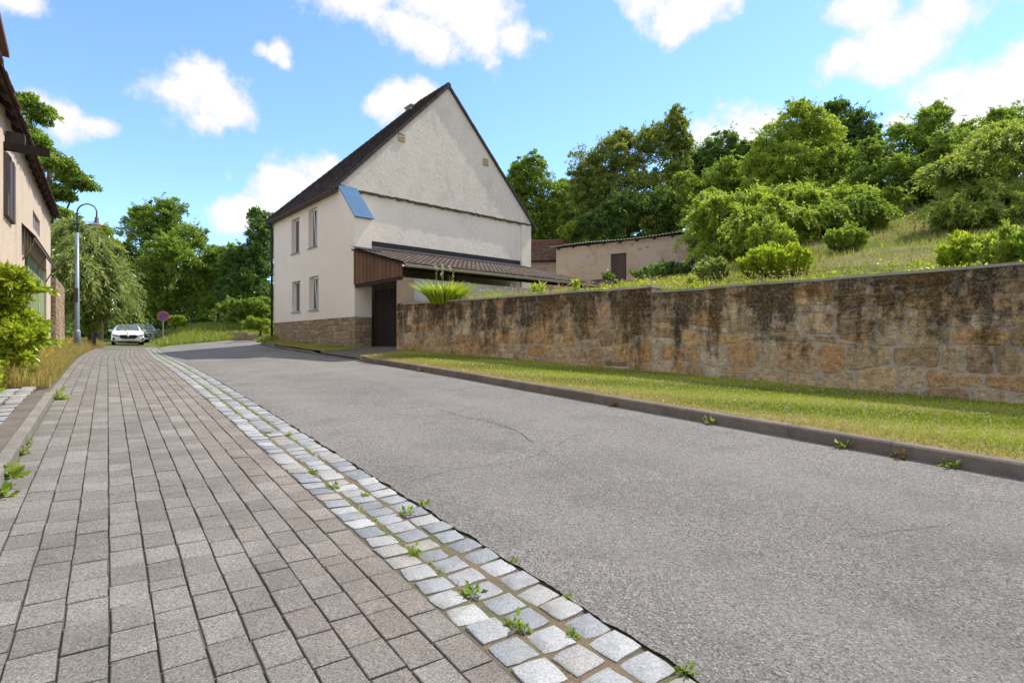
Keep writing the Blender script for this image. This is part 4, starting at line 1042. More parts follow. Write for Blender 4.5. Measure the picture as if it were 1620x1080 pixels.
def lean_to():
    root = thing('lean_to', 'lean-to carport with low tiled roof and brown boarded front against the gable', 'carport', hp(1, -2, -.3))
    # roof deck and pantiles
    a0, a1, b0, b1 = -.14, 9.72, -3.78, 1.50
    MB().prism([hp(a0, b0, LEAN(b0) - .02), hp(a1, b0, LEAN(b0) - .02), hp(a1, b1, LEAN(b1) - .02), hp(.70, b1, LEAN(b1) - .02), hp(.70, -.02, LEAN(-.02) - .02), hp(a0, -.02, LEAN(-.02) - .02)], Z3 * -.05).build('roof_deck', M['gate'], root)
    nw = int((a1 - a0) / .035); rows = 17; step = (b1 - .55 - b0) / rows; mb = MB()
    for j in range(rows):
        bb0 = b0 + step * j; bb1 = bb0 + step * 1.08; n0 = len(mb.v); vs = []; tr = [rnd.random() for _ in range(nw // 6 + 2)]
        for i in range(nw + 1):
            a = a0 + .035 * i; ph = (a / .21) * 2 * math.pi; w = .022 * math.sin(ph) + .008 * math.sin(2*ph + 1)
            jt = (tr[i // 6] - .5) * .012
            vs += [hp(a, bb0, LEAN(bb0) + .01 + jt), hp(a, bb0, LEAN(bb0) + .055 + w + jt), hp(a, bb1, LEAN(bb1) + .018 + w)]
        fs = []
        for i in range(nw):
            if a0 + .035 * i < .70 and bb1 > .0: continue
            fs += [(3*i, 3*i+3, 3*i+4, 3*i+1), (3*i+1, 3*i+4, 3*i+5, 3*i+2)]
        mb.add(vs, fs); mb.r += [tr[(i // 3) // 6] for i in range(len(vs))]
    o = mb.build('pantiles', M['roof_lean'], root, fix=False); tag(o, kind='stuff')
    fl = MB().prism([hp(.70, .45, LEAN(.45) + .075), hp(a1, .45, LEAN(.45) + .075), hp(a1, 1.52, LEAN(1.52) + .085), hp(.70, 1.52, LEAN(1.52) + .085)], Z3 * .012)
    fl.prism([hp(a0 - .02, -.9, LEAN(-.9) + .08), hp(.70, -.9, LEAN(-.9) + .08), hp(.70, -.012, LEAN(0) + .08), hp(a0 - .02, -.012, LEAN(0) + .08)], Z3 * .012)
    fl.prism([hp(.70, 1.525, LEAN(1.52) + .05), hp(a1, 1.525, LEAN(1.52) + .05), hp(a1, 1.525, LEAN(1.52) + .30), hp(.70, 1.525, LEAN(1.52) + .30)], HB * -.025)
    fl.build('felt_flashing', M['felt'], root)
    # front boards
    nb = 24; w = 3.50 / nb
    for i in range(nb):
        ba = -3.50 + w * i; bb = ba + w - .006; zz = 2.11 + rnd.uniform(-.006, .006); x = -.028 - (.012 if i % 2 else 0)
        lo = [hp(x, ba, zz), hp(.0, ba, zz), hp(.0, bb, zz), hp(x, bb, zz)]
        hi = [hp(x, ba, LEAN(ba) - .075), hp(.0, ba, LEAN(ba) - .075), hp(.0, bb, LEAN(bb) - .075), hp(x, bb, LEAN(bb) - .075)]
        MB().hexa(lo, hi).build('board', M['board'], root)
    MB().box(HO, HA, HB, Z3, .005, .12, -3.5, -.005, 2.0, 2.16).build('header_beam', M['darkwood'], root)
    # gate, pier, side wall
    g = MB()
    for i in range(2):
        lf = bpy.data.objects.new('gate_leaf', None); COL.objects.link(lf); lf.location = hp(.8, -.8 - 1.5*i, -.2); attach(lf, root)
        for j in range(9):
            ba = -.01 - 1.53*i - .168*(j+1); o = MB().box(HO, HA, HB, Z3, .79 - (.008 if j % 2 else 0), .83, ba, ba + .160, -.24, 1.93).build('plank', M['gate']); o.parent = lf; o.matrix_parent_inverse = Matrix.Translation(-lf.location)
    MB().box(HO, HA, HB, Z3, .01, .42, -3.52, -3.10, -.6, 2.08).build('gate_pier', M['pier'], root)
    masonry(root, hp(.012, 0, 0), HB, -HA, -3.515, -3.105, lambda e: -.3, lambda e: 1.3, (.18, .34), (.2, .42), M['stone'], 41, .010, .010, .03, .2)
    MB().box(HO, HA, HB, Z3, .42, 9.6, -3.32, -3.10, -.6, 2.10).build('side_wall', M['plaster_s'], root)
    MB().box(HO, HA, HB, Z3, 9.6, 9.75, -3.30, 1.53, -.6, 2.35).build('end_wall', M['plaster_s'], root)
    for a in (2.7, 5.2, 7.6): MB().box(HO, HA, HB, Z3, a, a + .16, -3.36, -3.06, -.3, 2.13).build('post', M['plaster_s'], root)
    MB().box(HO, HA, HB, Z3, .42, 9.6, -3.27, -3.12, 2.36, 2.52).build('wall_plate', M['gate'], root)
    for i in range(13):
        a = .1 + .77 * i; b_in = -2.2
        MB().hexa([hp(a, b0 + .06, LEAN(b0 + .06) - .20), hp(a + .08, b0 + .06, LEAN(b0 + .06) - .20), hp(a + .08, b_in, LEAN(b_in) - .22), hp(a, b_in, LEAN(b_in) - .22)],
                  [hp(a, b0 + .06, LEAN(b0 + .06) - .075), hp(a + .08, b0 + .06, LEAN(b0 + .06) - .075), hp(a + .08, b_in, LEAN(b_in) - .075), hp(a, b_in, LEAN(b_in) - .075)]).build('rafter', M['gate'], root)
    gz = LEAN(b0) - .04; gt = MB(); n = 9
    vs = []; L = [a0 - .03, a1 + .05]
    for a in L:
        for rr in (.092, .082):
            for i in range(n):
                t = math.pi * i / (n-1); vs.append(hp(a, b0 - .07 - rr * math.cos(t), gz - rr * math.sin(t)))
    fs = []
    for i in range(n-1):
        fs += [(i, i+1, 2*n+i+1, 2*n+i), (n+i, 3*n+i, 3*n+i+1, n+i+1), (i, n+i, n+i+1, i+1), (2*n+i, 2*n+i+1, 3*n+i+1, 3*n+i)]
    fs += [(0, 2*n, 3*n, n), (n-1, 2*n-1, 4*n-1, 3*n-1)]
    gt.add(vs, fs).build('gutter', M['zinc'], root)
    for i in range(11): MB().tube([hp(a0 + .3 + .93*i, b0 - .07 - .082*math.cos(t), gz - .082*math.sin(t)) for t in lin(0, math.pi, 9)], .009, 5).build('gutter_bracket', M['zinc'], root)
M['pier'] = m_plaster('pier_plaster', (.40,.29,.215), .6, .5, (.25,.2,.16))
lean_to()

# ------------------------------------------------------------------ brick outbuildings on the slope
M['brick'] = m_brick('shed_brick', (.40,.235,.13), (.50,.32,.19), (.60,.52,.43), .75); M['brick2'] = m_brick('outbuilding_brick', (.30,.20,.15), (.42,.30,.24), (.40,.35,.30), .8)
def shed():
    S0, S1 = Vector((2.8, 34, 0)), Vector((10.05, 29, 0)); ax = (S1 - S0).normalized(); L = (S1 - S0).length; q = Vector((-ax.y, ax.x, 0))
    root = thing('brick_shed', 'low brick shed with corrugated roof and dark plank door, dug into the slope', 'shed', S0 + ax * L/2 + Z3 * 3.2)
    def hit_u(px): X = (px - 810) / F; return (X * S0.y - S0.x) / (ax.x - X * ax.y)
    u0, u1 = hit_u(966), hit_u(991); kd = (S0 + ax * u0).y; zt = (540 - 402) / F * kd; zb = zt - 1.95
    zr = 5.86
    mb = panel_with_holes(S0, ax, q, 0, L, 2.0, zr, [(u0, u1, zb, zt)], .25)
    w = mb.build('wall', M['brick'], root); set_wuv(w, ax)
    mb = MB(); mb.box(S0, ax, q, Z3, .0, .24, .25, 4.0, 2.0, zr - .01); mb.box(S0, ax, q, Z3, L-.24, L, .25, 4.0, 2.0, zr - .01); mb.box(S0, ax, q, Z3, .24, L-.24, 3.8, 4.0, 2.0, zr - .01)
    w = mb.build('back_walls', M['brick'], root); set_wuv(w, ax)
    n = 5; dw = (u1 - u0) / n; d = bpy.data.objects.new('door', None); COL.objects.link(d); d.location = S0 + ax * u0 + Z3 * zb; attach(d, root)
    for i in range(n):
        o = MB().box(S0, ax, q, Z3, u0 + dw*i + .004, u0 + dw*(i+1) - .004, .10 - .006*(i % 2), .14, zb, zt - .01).build('plank', M['door_s']); o.parent = d; o.matrix_parent_inverse = Matrix.Translation(-d.location)
    # corrugated roof on purlins, slight fall to the front
    nw = int((L + .7) / .03); vs = []; fs = []
    for i in range(nw + 1):
        u = -.35 + .03 * i; wv = .028 * math.sin(u / .19 * 2 * math.pi); sag = .04 * math.sin(u * .9)
        vs += [S0 + ax*u + q*-.28 + Z3*(zr + .10 + wv + sag), S0 + ax*u + q*4.2 + Z3*(zr + .42 + wv), S0 + ax*u + q*-.28 + Z3*(zr + .085 + wv + sag), S0 + ax*u + q*4.2 + Z3*(zr + .405 + wv)]
    for i in range(nw): a, b = 4*i, 4*i+4; fs += [(a, b, b+1, a+1), (a+2, a+3, b+3, b+2), (a, a+2, b+2, b)]
    MB().add(vs, fs).build('corrugated_roof', M['eternit'], root, fix=False)
    for i in range(9): MB().box(S0, ax, q, Z3, .15 + i*1.03, .27 + i*1.03, -.16, .2, zr - .06 - rnd.random()*.05, zr + .05).build('rafter_end', M['darkwood'], root)
    for (px, py) in ((1000,387),(1012,394),(1024,391),(940,402),(931,405)):
        u = hit_u(px); z = (540 - py) / F * (S0 + ax*u).y; MB().box(S0, ax, q, Z3, u - .1, u + .1, -.012, .02, z - .06, z + .06).build('brick', M['ventbrick'], root)
    # adjoining outbuilding with a tiled roof
    R0, R1 = Vector((-1.6, 36.0, 0)), Vector((3.35, 35.4, 0)); ax2 = (R1 - R0).normalized(); L2 = (R1 - R0).length; q2 = Vector((-ax2.y, ax2.x, 0))
    r2 = thing('outbuilding', 'small whitewashed brick outbuilding with old red-brown tiles between house and shed', 'outbuilding', R0 + ax2*L2/2 + Z3*3.5)
    mb = MB().box(R0, ax2, q2, Z3, 0, L2, 0, 3.0, 1.5, 5.42); w = mb.build('wall', M['brick2'], r2); set_wuv(w, ax2)
    mb = MB(); T0, T1 = 5.42, 7.05; rr = random.Random(2)
    for j in range(12):
        u = 0.
        while u < L2 + .15:
            b0, b1 = -.2 + .2*j, -.2 + .2*(j+1.15); z0, z1 = T0 - .1 + (T1-T0)*j/12, T0 - .1 + (T1-T0)*(j+1.15)/12
            p = lambda uu, b, z: R0 + ax2*uu + q2*b + Z3*z
            lf = rr.uniform(0, .02); mb.hexa([p(u,b0,z0+lf), p(u+.17,b0,z0+lf), p(u+.17,b1,z1-.03), p(u,b1,z1-.03)], [p(u,b0,z0+.04+lf), p(u+.17,b0,z0+.04+lf), p(u+.17,b1,z1-.01), p(u,b1,z1-.01)], rr.random()); u += .18
    o = mb.build('roof_tiles', M['roof_red'], r2, fix=False); tag(o, kind='stuff')
    MB().prism([R0 + q2*-.15 + Z3*(T0-.12), R0 + ax2*(L2+.1) + q2*-.15 + Z3*(T0-.12), R0 + ax2*(L2+.1) + q2*2.2 + Z3*(T1-.1), R0 + q2*2.2 + Z3*(T1-.1)], Z3*-.08).build('roof_deck', M['darkwood'], r2)
    MB().tube([R0 + q2*2.2 + Z3*T1, R0 + ax2*(L2+.15) + q2*2.2 + Z3*T1], .10, 8).build('ridge', M['roof_red2'], r2)
    MB().box(R0, ax2, q2, Z3, 0, L2, 2.1, 2.35, 5.0, T1-.05).build('parapet', M['roof_red2'], r2)
    # stub wall at the end of the lean-to
    P = at(938, 440, 23.9); r3 = thing('stub_wall', 'low weathered masonry stub beside the end of the lean-to roof', 'wall', Vector((P.x, P.y, hill_at(P.x, P.y))))
    MB().box(Vector((P.x, P.y, 0)), HA, HB, Z3, .1, .9, -.35, .15, .9, 2.62).build('core', M['pier'], r3)
    MB().box(Vector((P.x, P.y, 0)), HA, HB, Z3, .04, .96, -.41, .21, 2.62, 2.74).build('cap_stone', M['cope_dark'], r3)
M['roof_red2'] = flat('ridge_tile_red', (.20,.085,.058), .85, .2, 0, .25, 4); M['cope_dark'] = m_kerb('dark_cap', (.10,.095,.10))
shed()

# ------------------------------------------------------------------ barn on the left
BT = -1.65
def on_barn(px, py, t=BT):
    X = (px - 810) / F; k = t / (X * N2[0] + N2[1]); p = at(px, py, k); return to_st(p)[0], p.z
def barn():
    s_far = on_barn(80, 400)[0]; s_near = 7.5; ez = 4.72; gz = zg(18, -2) - .5
    root = thing('barn', 'old sand-coloured plastered barn with green double doors at the left edge', 'barn', st(18, BT - 2, zg(18, -2)))
    O = st(0, BT, 0); ax = U3; nin = -N3
    d0, d1, d2 = on_barn(39, 405)[0], on_barn(62, 405)[0], on_barn(73.5, 405)[0]; dz1 = 2.42; dz0 = zg(22, BT) + .02
    sh0, shz1 = on_barn(5, 240); sh1, shz0 = on_barn(18, 355)
    up0, upz1 = on_barn(52, 331); up1, upz0 = on_barn(63, 376)
    sl0, slz1 = on_barn(13, 436); sl1 = on_barn(20, 436)[0]; slz0 = slz1 - .75
    holes = [(d0, d2, dz0, dz1), (sl0, sl1, slz0, slz1), (up0, up1, upz0, upz1)]
    panel_with_holes(O, ax, nin, s_near, s_far, gz, ez, holes, .30).build('front_wall', M['plaster_b'], root)
    mb = MB(); mb.box(O, ax, nin, Z3, s_near, s_far - .002, .32, 6.0, gz, ez - .02); mb.build('barn_body', M['plaster_b'], root)
    mb = MB(); mb.box(O, ax, nin, Z3, s_far - .30, s_far, .30, .33, gz, ez); mb.build('wall_return', M['plaster_b'], root)
    # doors
    for (a, b) in ((d0 + (d1-d0)*.38, d1 - .03), (d1 + .03, d2 - .02)):
        lf = bpy.data.objects.new('door_leaf', None); COL.objects.link(lf); lf.location = st(a, BT, dz0); attach(lf, root); n = 7
        for i in range(n):
            w = (b - a) / n; o = MB().box(O, ax, nin, Z3, a + w*i + .006, a + w*(i+1) - .006, .06 + .008*(i % 2), .11, dz0 + .05, dz1 - .05).build('plank', M['green']); o.parent = lf; o.matrix_parent_inverse = Matrix.Translation(-lf.location)
    MB().box(O, ax, nin, Z3, d0 + .02, d2 - .02, .20, .24, dz0, dz1 - .02).build('door_recess', M['gate'], root)
    MB().box(O, ax, nin, Z3, sl0 + .01, sl1 - .01, .18, .22, slz0, slz1).build('slot_board', M['darkwood'], root)
    n = 5
    for i in range(n): MB().box(O, ax, nin, Z3, sh0 + (sh1-sh0)*i/n + .01, sh0 + (sh1-sh0)*(i+1)/n - .01, -.07 - .01*(i % 2), .0, shz0, shz1).build('shutter_board', M['greydark'], root)
    for i in range(5): MB().box(O, ax, nin, Z3, up0 + (up1-up0)*i/5 + .01, up0 + (up1-up0)*(i+1)/5 - .01, .05 + .008*(i % 2), .09, upz0, upz1).build('hatch_board', M['greydoor'], root)
    # pent roof over the doors on two brackets
    c0, c1 = on_barn(34, 380)[0], on_barn(73, 405)[0]; zc = 2.52
    for i in range(10):
        w = (c1 - c0) / 10; a, b = c0 + w*i, c0 + w*(i+1) - .03
        MB().hexa([O + ax*a + nin*.0 + Z3*(zc+.30), O + ax*b + Z3*(zc+.30), O + ax*b - nin*.26 + Z3*zc, O + ax*a - nin*.26 + Z3*zc],
                  [O + ax*a + nin*.0 + Z3*(zc+.34), O + ax*b + Z3*(zc+.34), O + ax*b - nin*.26 + Z3*(zc+.04), O + ax*a - nin*.26 + Z3*(zc+.04)]).build('canopy_board', M['darkwood'], root)
    MB().box(O, ax, nin, Z3, c0, c1, -.25, -.21, zc - .07, zc - .005).build('canopy_rail', M['eave'], root)
    for a in (c0 + .15, (c0+c1)/2, c1 - .2): MB().tube([O + ax*a + Z3*(zc - .55), O + ax*a - nin*.23 + Z3*(zc - .05)], .018, 6).build('canopy_bracket', M['eave'], root)
    # roof with ragged tile edge
    OVB = .20; mid = 3.0; rz = ez + 3.6; tn = 3.6 / mid
    def rp(s, d, dz=0): return O + ax*s + nin*d + Z3*((ez + d*tn if d <= mid else rz - (d-mid)*tn) + dz)
    r = MB(); r.prism([rp(s_near, -OVB, .03), rp(s_far + .02, -OVB, .03), rp(s_far + .02, mid, .03), rp(s_near, mid, .03)], Z3*.09)
    r.prism([rp(s_near, mid, .03), rp(s_far + .02, mid, .03), rp(s_far + .02, 6.3, .03), rp(s_near, 6.3, .03)], Z3*.09); ro = r.build('roof', M['roof_barn'], root)
    t = MB(); rr = random.Random(6)
    for j in range(16):
        dd = -OVB - .10 + j*.21; s = s_near + (.09 if j % 2 else 0)
        while s < s_far + .1:
            lf = rr.uniform(.0, .03); w = .175; l = .27; ov = rr.uniform(-.03, .03)
            lo = [rp(s, dd+ov, .13+lf), rp(s+w, dd+ov, .13+lf), rp(s+w, dd+l, .125), rp(s, dd+l, .125)]; t.hexa(lo, [p + Z3*.028 for p in lo], rr.random()); s += .18
    o = t.build('roof_tiles', M['roof_barn'], ro, fix=False); tag(o, kind='stuff'); o.matrix_parent_inverse = Matrix()
    s = s_near + .2
    while s < s_far:
        MB().hexa([rp(s, -OVB+.03, -.13), rp(s+.1, -OVB+.03, -.13), rp(s+.1, .05, -.13), rp(s, .05, -.13)], [rp(s, -OVB+.03, .02), rp(s+.1, -OVB+.03, .02), rp(s+.1, .05, .02), rp(s, .05, .02)]).build('rafter_end', M['darkwood'], root); s += .8
    # hoist beam with its little box, and the hoist dormer
    bs, bz = on_barn(6, 231)
    MB().box(O, ax, nin, Z3, bs - .08, bs + .08, -.70, .1, bz - .07, bz + .07).build('hoist_beam', M['gate'], root)
    MB().box(O, ax, nin, Z3, bs + .1, bs + .33, -.30, -.02, bz + .072, bz + .34).build('hoist_box', M['darkwood'], root)
    es, ez2 = on_barn(15, 92, BT + .2); rs = es - 2.2; dzr = .45
    dm = MB()
    dm.prism([O + ax*es - nin*.2 + Z3*(ez2), O + ax*rs - nin*.2 + Z3*(ez2 + dzr), O + ax*rs - nin*.2 + Z3*(ez2 + dzr + .10), O + ax*es - nin*.2 + Z3*(ez2 + .10)], nin*3.2)
    dm.prism([O + ax*(2*rs-es) - nin*.2 + Z3*(ez2), O + ax*rs - nin*.2 + Z3*(ez2 + dzr), O + ax*rs - nin*.2 + Z3*(ez2 + dzr + .10), O + ax*(2*rs-es) - nin*.2 + Z3*(ez2 + .10)], nin*3.2)
    dm.build('dormer_roof', M['roof_red'], root)
    MB().prism([O + ax*(es-.25) + nin*.02 + Z3*(ez - .3), O + ax*(2*rs-es+.25) + nin*.02 + Z3*(ez - .3), O + ax*(2*rs-es+.25) + nin*.02 + Z3*(ez2 + .15), O + ax*rs + nin*.02 + Z3*(ez2 + dzr - .05), O + ax*(es-.25) + nin*.02 + Z3*(ez2 + .15)], nin*2.0).build('dormer_wall', M['plaster_b'], root)
    return s_far
M['greydark'] = m_wood('dark_shutter', (.10,.085,.085)); M['roof_barn'] = m_tiles('barn_tile', (.13,.085,.065), .4)
S_BARN = barn()
def yard_wall():
    s0, s1 = S_BARN + 1.4, S_BARN + 6.5; t = -1.55
    root = thing('yard_wall', 'crumbling stone yard wall between the barn and the street lamp', 'stone wall', st(s0, t, zg(s0, t)))
    MB().box(st(0, t, 0), U3, -N3, Z3, s0, s1, .03, .5, -1.0, 2.45).build('mortar_core', M['pier'], root)
    masonry(root, st(0, t - .03, 0), U3, N3, s0, s1, lambda e: zg(e, t), lambda e: 2.4, (.2, .4), (.35, .8), M['pl_stone'], 31, .010, .014, .04)
    masonry(root, st(s0 + .0, t - .03, 0), -N3, -U3, .0, .47, lambda e: zg(s0, t), lambda e: 2.4, (.2, .4), (.25, .4), M['pl_stone'], 32, .010, .014, .03)
yard_wall()

# ------------------------------------------------------------------ lamp, sign, cars
def lamp():
    k = 22.0; b = at(122, 540, k); s, t = to_st(b); gz = zg(s, t); p = Vector((b.x, b.y, gz))
    root = thing('street_lamp', 'tall grey-blue street lamp with a curved swan-neck arm and wide dish', 'street lamp', p)
    z1 = (540 - 368) / F * k; z2 = (540 - 335) / F * k
    MB().tube([p - Z3*.1, p + Z3*.6, Vector((p.x, p.y, z1))], [.085, .085, .066], 14).build('pole', M['pole'], root, smooth=True)
    MB().lathe(p, [(.0,0),(.115,.0),(.115,.85),(.09,.93),(.085,.93)], 16).build('base_sleeve', M['pole'], root, smooth=True)
    MB().box(p, X3, Y3, Z3, -.04, .10, -.10, -.065, 2.05, 2.62).build('fuse_box', M['iron'], root)
    r_ = (1.0*16/F*k); top = (540 - 333) / F * k; ar = [Vector((p.x, p.y, z1))]
    R = 15.5 / F * k; cz = (540 - 336) / F * k
    for a in lin(math.pi, 0, 15): ar.append(Vector((p.x + R + R*math.cos(a), p.y, cz + R*.85*math.sin(a))))
    ar.append(Vector((p.x + 2*R, p.y, (540 - 344) / F * k)))
    MB().tube(ar, [.034] + [.027]*(len(ar)-1), 8).build('arm', M['iron'], root, smooth=True)
    for h in (353, 345, 338): MB().lathe(Vector((p.x, p.y, (540 - h)/F*k)), [(.0,-.03),(.055,-.025),(.06,0),(.055,.025),(.0,.03)], 12).build('collar', M['iron'], root)
    MB().tube([Vector((p.x - .04, p.y, cz - .04)), Vector((p.x + .17, p.y, cz - .03))], .008, 5).build('stay', M['iron'], root)
    h = Vector((p.x + 2*R, p.y, (540 - 344) / F * k))
    MB().lathe(h, [(0,.03),(.045,.02),(.07,-.03),(.075,-.20),(.11,-.24),(.0,-.24)], 14).build('lamp_holder', M['iron'], root, smooth=True)
    MB().lathe(h, [(.09,-.235),(.14,-.25),(.32,-.33),(.325,-.345),(.30,-.35),(.12,-.28),(.0,-.275)], 24).build('dish', M['copper'], root, smooth=True)
    MB().lathe(h, [(.20,-.30),(.17,-.37),(.09,-.41),(.0,-.42)], 16).build('lamp_glass', M['lampglass'], root, smooth=True)
lamp()
def sign():
    k = 36.0; b = at(258, 540, k); gz = ground_z(*to_st(b)); p = Vector((b.x, b.y, gz)); cz = (540 - 500) / F * k
    root = thing('road_sign', 'round blue and red no-parking sign on a grey post by the far grass', 'road sign', p)
    MB().tube([p - Z3*.2, Vector((p.x, p.y, cz + .30))], .032, 10).build('post', M['s_grey'], root)
    d = Vector((-p.x, -p.y, 0)).normalized(); x = Vector((-d.y, d.x, 0)); c = Vector((p.x, p.y, cz)) + d*.05
    MB().lathe(c, [(0,0),(.335,0),(.335,.004),(0,.004)], 32, d).build('plate', M['s_white'], root)
    MB().lathe(c, [(.325,.0045),(.325,.008),(.20,.008),(.20,.0045)], 32, d).build('red_ring', M['s_red'], root)
    MB().lathe(c, [(.20,.0045),(.20,.007),(0,.007)], 32, d).build('blue_disc', M['s_blue'], root)
    v = Z3; dg = (x*-1 + v).normalized(); e = (x + v).normalized()
    sx = 1 if x.x < 0 else -1
    dg = (Vector((-abs(x.x), -x.y*math.copysign(1, x.x), 0)) + v).normalized(); e = d.cross(dg)
    MB().box(c, dg, e, d, -.21, .21, -.035, .035, .0085, .011).build('slash', M['s_red'], root)
    for h in (cz - .12, cz + .15): MB().lathe(Vector((p.x, p.y, h)), [(.034,-.02),(.045,-.02),(.045,.02),(.034,.02)], 12).build('clamp', M['s_grey'], root)
sign()
def car(name, label, cat, s, t, z, mat, scale=1.0, group=None):
    """front faces the viewer (towards -s)"""
    root = thing(name, label, cat, st(s, t, z), group)
    P = lambda x, y, h: st(s + x*scale, t + y*scale, z + h*scale)     # x back, y right, h up
    secs = [  # x, half width low, belt half width, floor, belt z, top z, top half width
        (-.02, .70, .62, .30, .60, .66, .50), (.10, .84, .76, .22, .66, .76, .60), (.35, .90, .84, .20, .80, .86, .66), (.8, .91, .87, .20, .90, .95, .68), (1.25, .92, .88, .20, .95, 1.01, .70),
        (1.65, .92, .88, .20, .97, 1.24, .62), (2.05, .92, .88, .20, .98, 1.42, .58), (2.6, .92, .88, .20, .99, 1.46, .58), (3.2, .92, .88, .20, 1.0, 1.42, .57), (3.8, .91, .86, .22, 1.02, 1.22, .58), (4.3, .88, .82, .26, 1.02, 1.08, .64), (4.55, .76, .70, .34, .98, 1.0, .58)]
    vs = []; n = 13
    for (x, w, bw, fz, bz, tz, tw) in secs:
        half = [(w*.82, fz), (w, fz + .12), (w*1.0, (fz+bz)/2 + .05), (bw, bz), (tw*1.06 + .02, bz + (tz-bz)*.82), (tw*.82, tz - .004)]
        ring = [P(x, -y, h) for y, h in half] + [P(x, 0, tz + .02)] + [P(x, y, h) for y, h in reversed(half)]
        vs += ring
    fs = [(i*n+j, i*n+(j+1) % n, (i+1)*n+(j+1) % n, (i+1)*n+j) for i in range(len(secs)-1) for j in range(n)] + [tuple(range(n)), tuple((len(secs)-1)*n + j for j in range(n))]
    auto_smooth(MB().add(vs, fs).build('body', mat, root), 35)
    th = lambda q, d: MB().prism(q, d)
    fwd = U3 * -1
    th([P(1.27, -.66, 1.035), P(1.27, .66, 1.035), P(1.98, .53, 1.425), P(1.98, -.53, 1.425)], (fwd*.5 + Z3).normalized()*.03*scale).build('windscreen', M['carglass'], root)
    for sg in (-1, 1):
        th([P(1.55, sg*.885, 1.0), P(2.15, sg*.655, 1.36), P(3.1, sg*.655, 1.36), P(3.6, sg*.88, 1.03)], N3*sg*.03*scale).build('side_window', M['carglass'], root)
        hl = bpy.data.objects.new('headlight', None)
        th([P(.02, sg*.50, .68), P(.10, sg*.86, .72), P(.10, sg*.84, .64), P(.0, sg*.52, .60)], fwd*.05*scale).build('headlight', M['carlamp'], root)
        th([P(.06, sg*.70, .50), P(.08, sg*.86, .52), P(.08, sg*.86, .34), P(.06, sg*.78, .36)], fwd*.05*scale).build('side_intake', M['black'], root)
        m = MB().box(P(1.55, sg*.98, 1.0), U3, N3, Z3, -.06*scale, .08*scale, -.09*scale, .09*scale, -.05*scale, .09*scale).build('mirror', mat, root)
        for x in (.85, 3.55):
            w = MB().lathe(P(x, sg*.78, .33), [(.0,-.1),(.30,-.1),(.335,-.07),(.335,.08),(.30,.11),(.22,.11)], 20, N3*sg).build('wheel', M['tyre'], root)
            MB().lathe(P(x, sg*.78, .33), [(.22,.10),(.20,.07),(.06,.10),(.0,.10)], 12, N3*sg).build('rim', M['rim'], root)
    th([P(-.05, -.44, .70), P(-.05, .44, .70), P(-.03, .52, .60), P(-.03, .36, .44), P(-.03, -.36, .44), P(-.03, -.52, .60)], fwd*.03*scale).build('grille', M['black'], root)
    MB().lathe(P(-.085, 0, .64), [(.0,0),(.065,0),(.065,.01),(0,.01)], 16, fwd).build('badge', M['chrome'], root)
    th([P(-.06, -.26, .42), P(-.06, .26, .42), P(-.06, .26, .31), P(-.06, -.26, .31)], fwd*.02*scale).build('number_plate', M['plate'], root)
    th([P(.0, -.60, .275), P(.0, .60, .275), P(.02, .54, .22), P(.02, -.54, .22)], fwd*.05*scale).build('lower_intake', M['black'], root)
    return root
M['carlamp'] = flat('headlamp', (.10,.11,.12), .12, .6)
car('parked_car', 'white parked car facing the viewer at the far end of the paving', 'car', 44.3, 1.12, ground_z(45.5, 1.1), M['carwhite'])
car('parked_car', 'dark grey car half hidden behind the white parked car', 'car', 51.0, 2.25, ground_z(52, 1.5), M['cargrey'], 1.1)

# ------------------------------------------------------------------ trees and shrubs
def gz_at(px, k): p = at(px, 540, k); return ground_z(*to_st(p))
def hz_at(px, k): p = at(px, 540, k); return hill_at(p.x, p.y)
# left and far end of the road
M['l_feather'] = m_leaf('leaf_feathery', (.160,.215,.040), (.480,.550,.115), .52)
tree('broadleaf_tree', 'tall leafy tree rising behind the barn roof at the left edge', 'tree', (5,150,160,400), 30, M['l_mid'], 15000, .20, 1, gz_at(60, 30),
     lobes=[(15,82,162,192,0),(30,75,205,235,0),(60,130,258,282,-1),(45,110,292,318,0),(95,150,280,298,1),(20,85,225,262,1),(60,110,328,345,0),(60,100,350,385,1),(100,125,340,352,0),(0,60,300,420,2)], clump=.42, trunk_px=45, aspect=.55)
tree('broadleaf_tree', 'large rounded bright green tree behind the no-parking sign', 'tree', (178,350,322,520), 52, M['l_mid'], 34000, .26, 2, gz_at(255, 52),
     lobes=[(190,270,335,400,0),(215,290,322,380,0),(250,325,350,410,0),(178,250,385,460,1),(235,330,395,470,-2),(290,352,400,480,0),(195,280,440,520,-1),(270,345,455,520,0),(225,300,370,440,-3),(205,240,325,350,0)], clump=.34, trunk_px=262)
tree('dark_tree', 'dark blue-green tree standing against the left corner of the house', 'tree', (345,438,335,520), 47, M['l_dark'], 24000, .22, 3, gz_at(390, 47),
     lobes=[(385,440,338,410,0),(372,440,385,450,0),(350,420,395,465,0),(360,445,430,500,0),(345,410,450,515,1),(400,450,350,420,2),(395,425,332,360,0)], clump=.32)
tree('broadleaf_tree', 'spreading olive tree between the bright tree and the dark tree', 'tree', (300,400,420,520), 56, M['l_olive'], 14000, .24, 4, gz_at(345, 56), nl=8)
tree('broadleaf_tree', 'pale yellow-green tree crown seen behind the street lamp', 'tree', (118,200,350,470), 44, M['l_light'], 12000, .22, 5, gz_at(160, 44), nl=8)
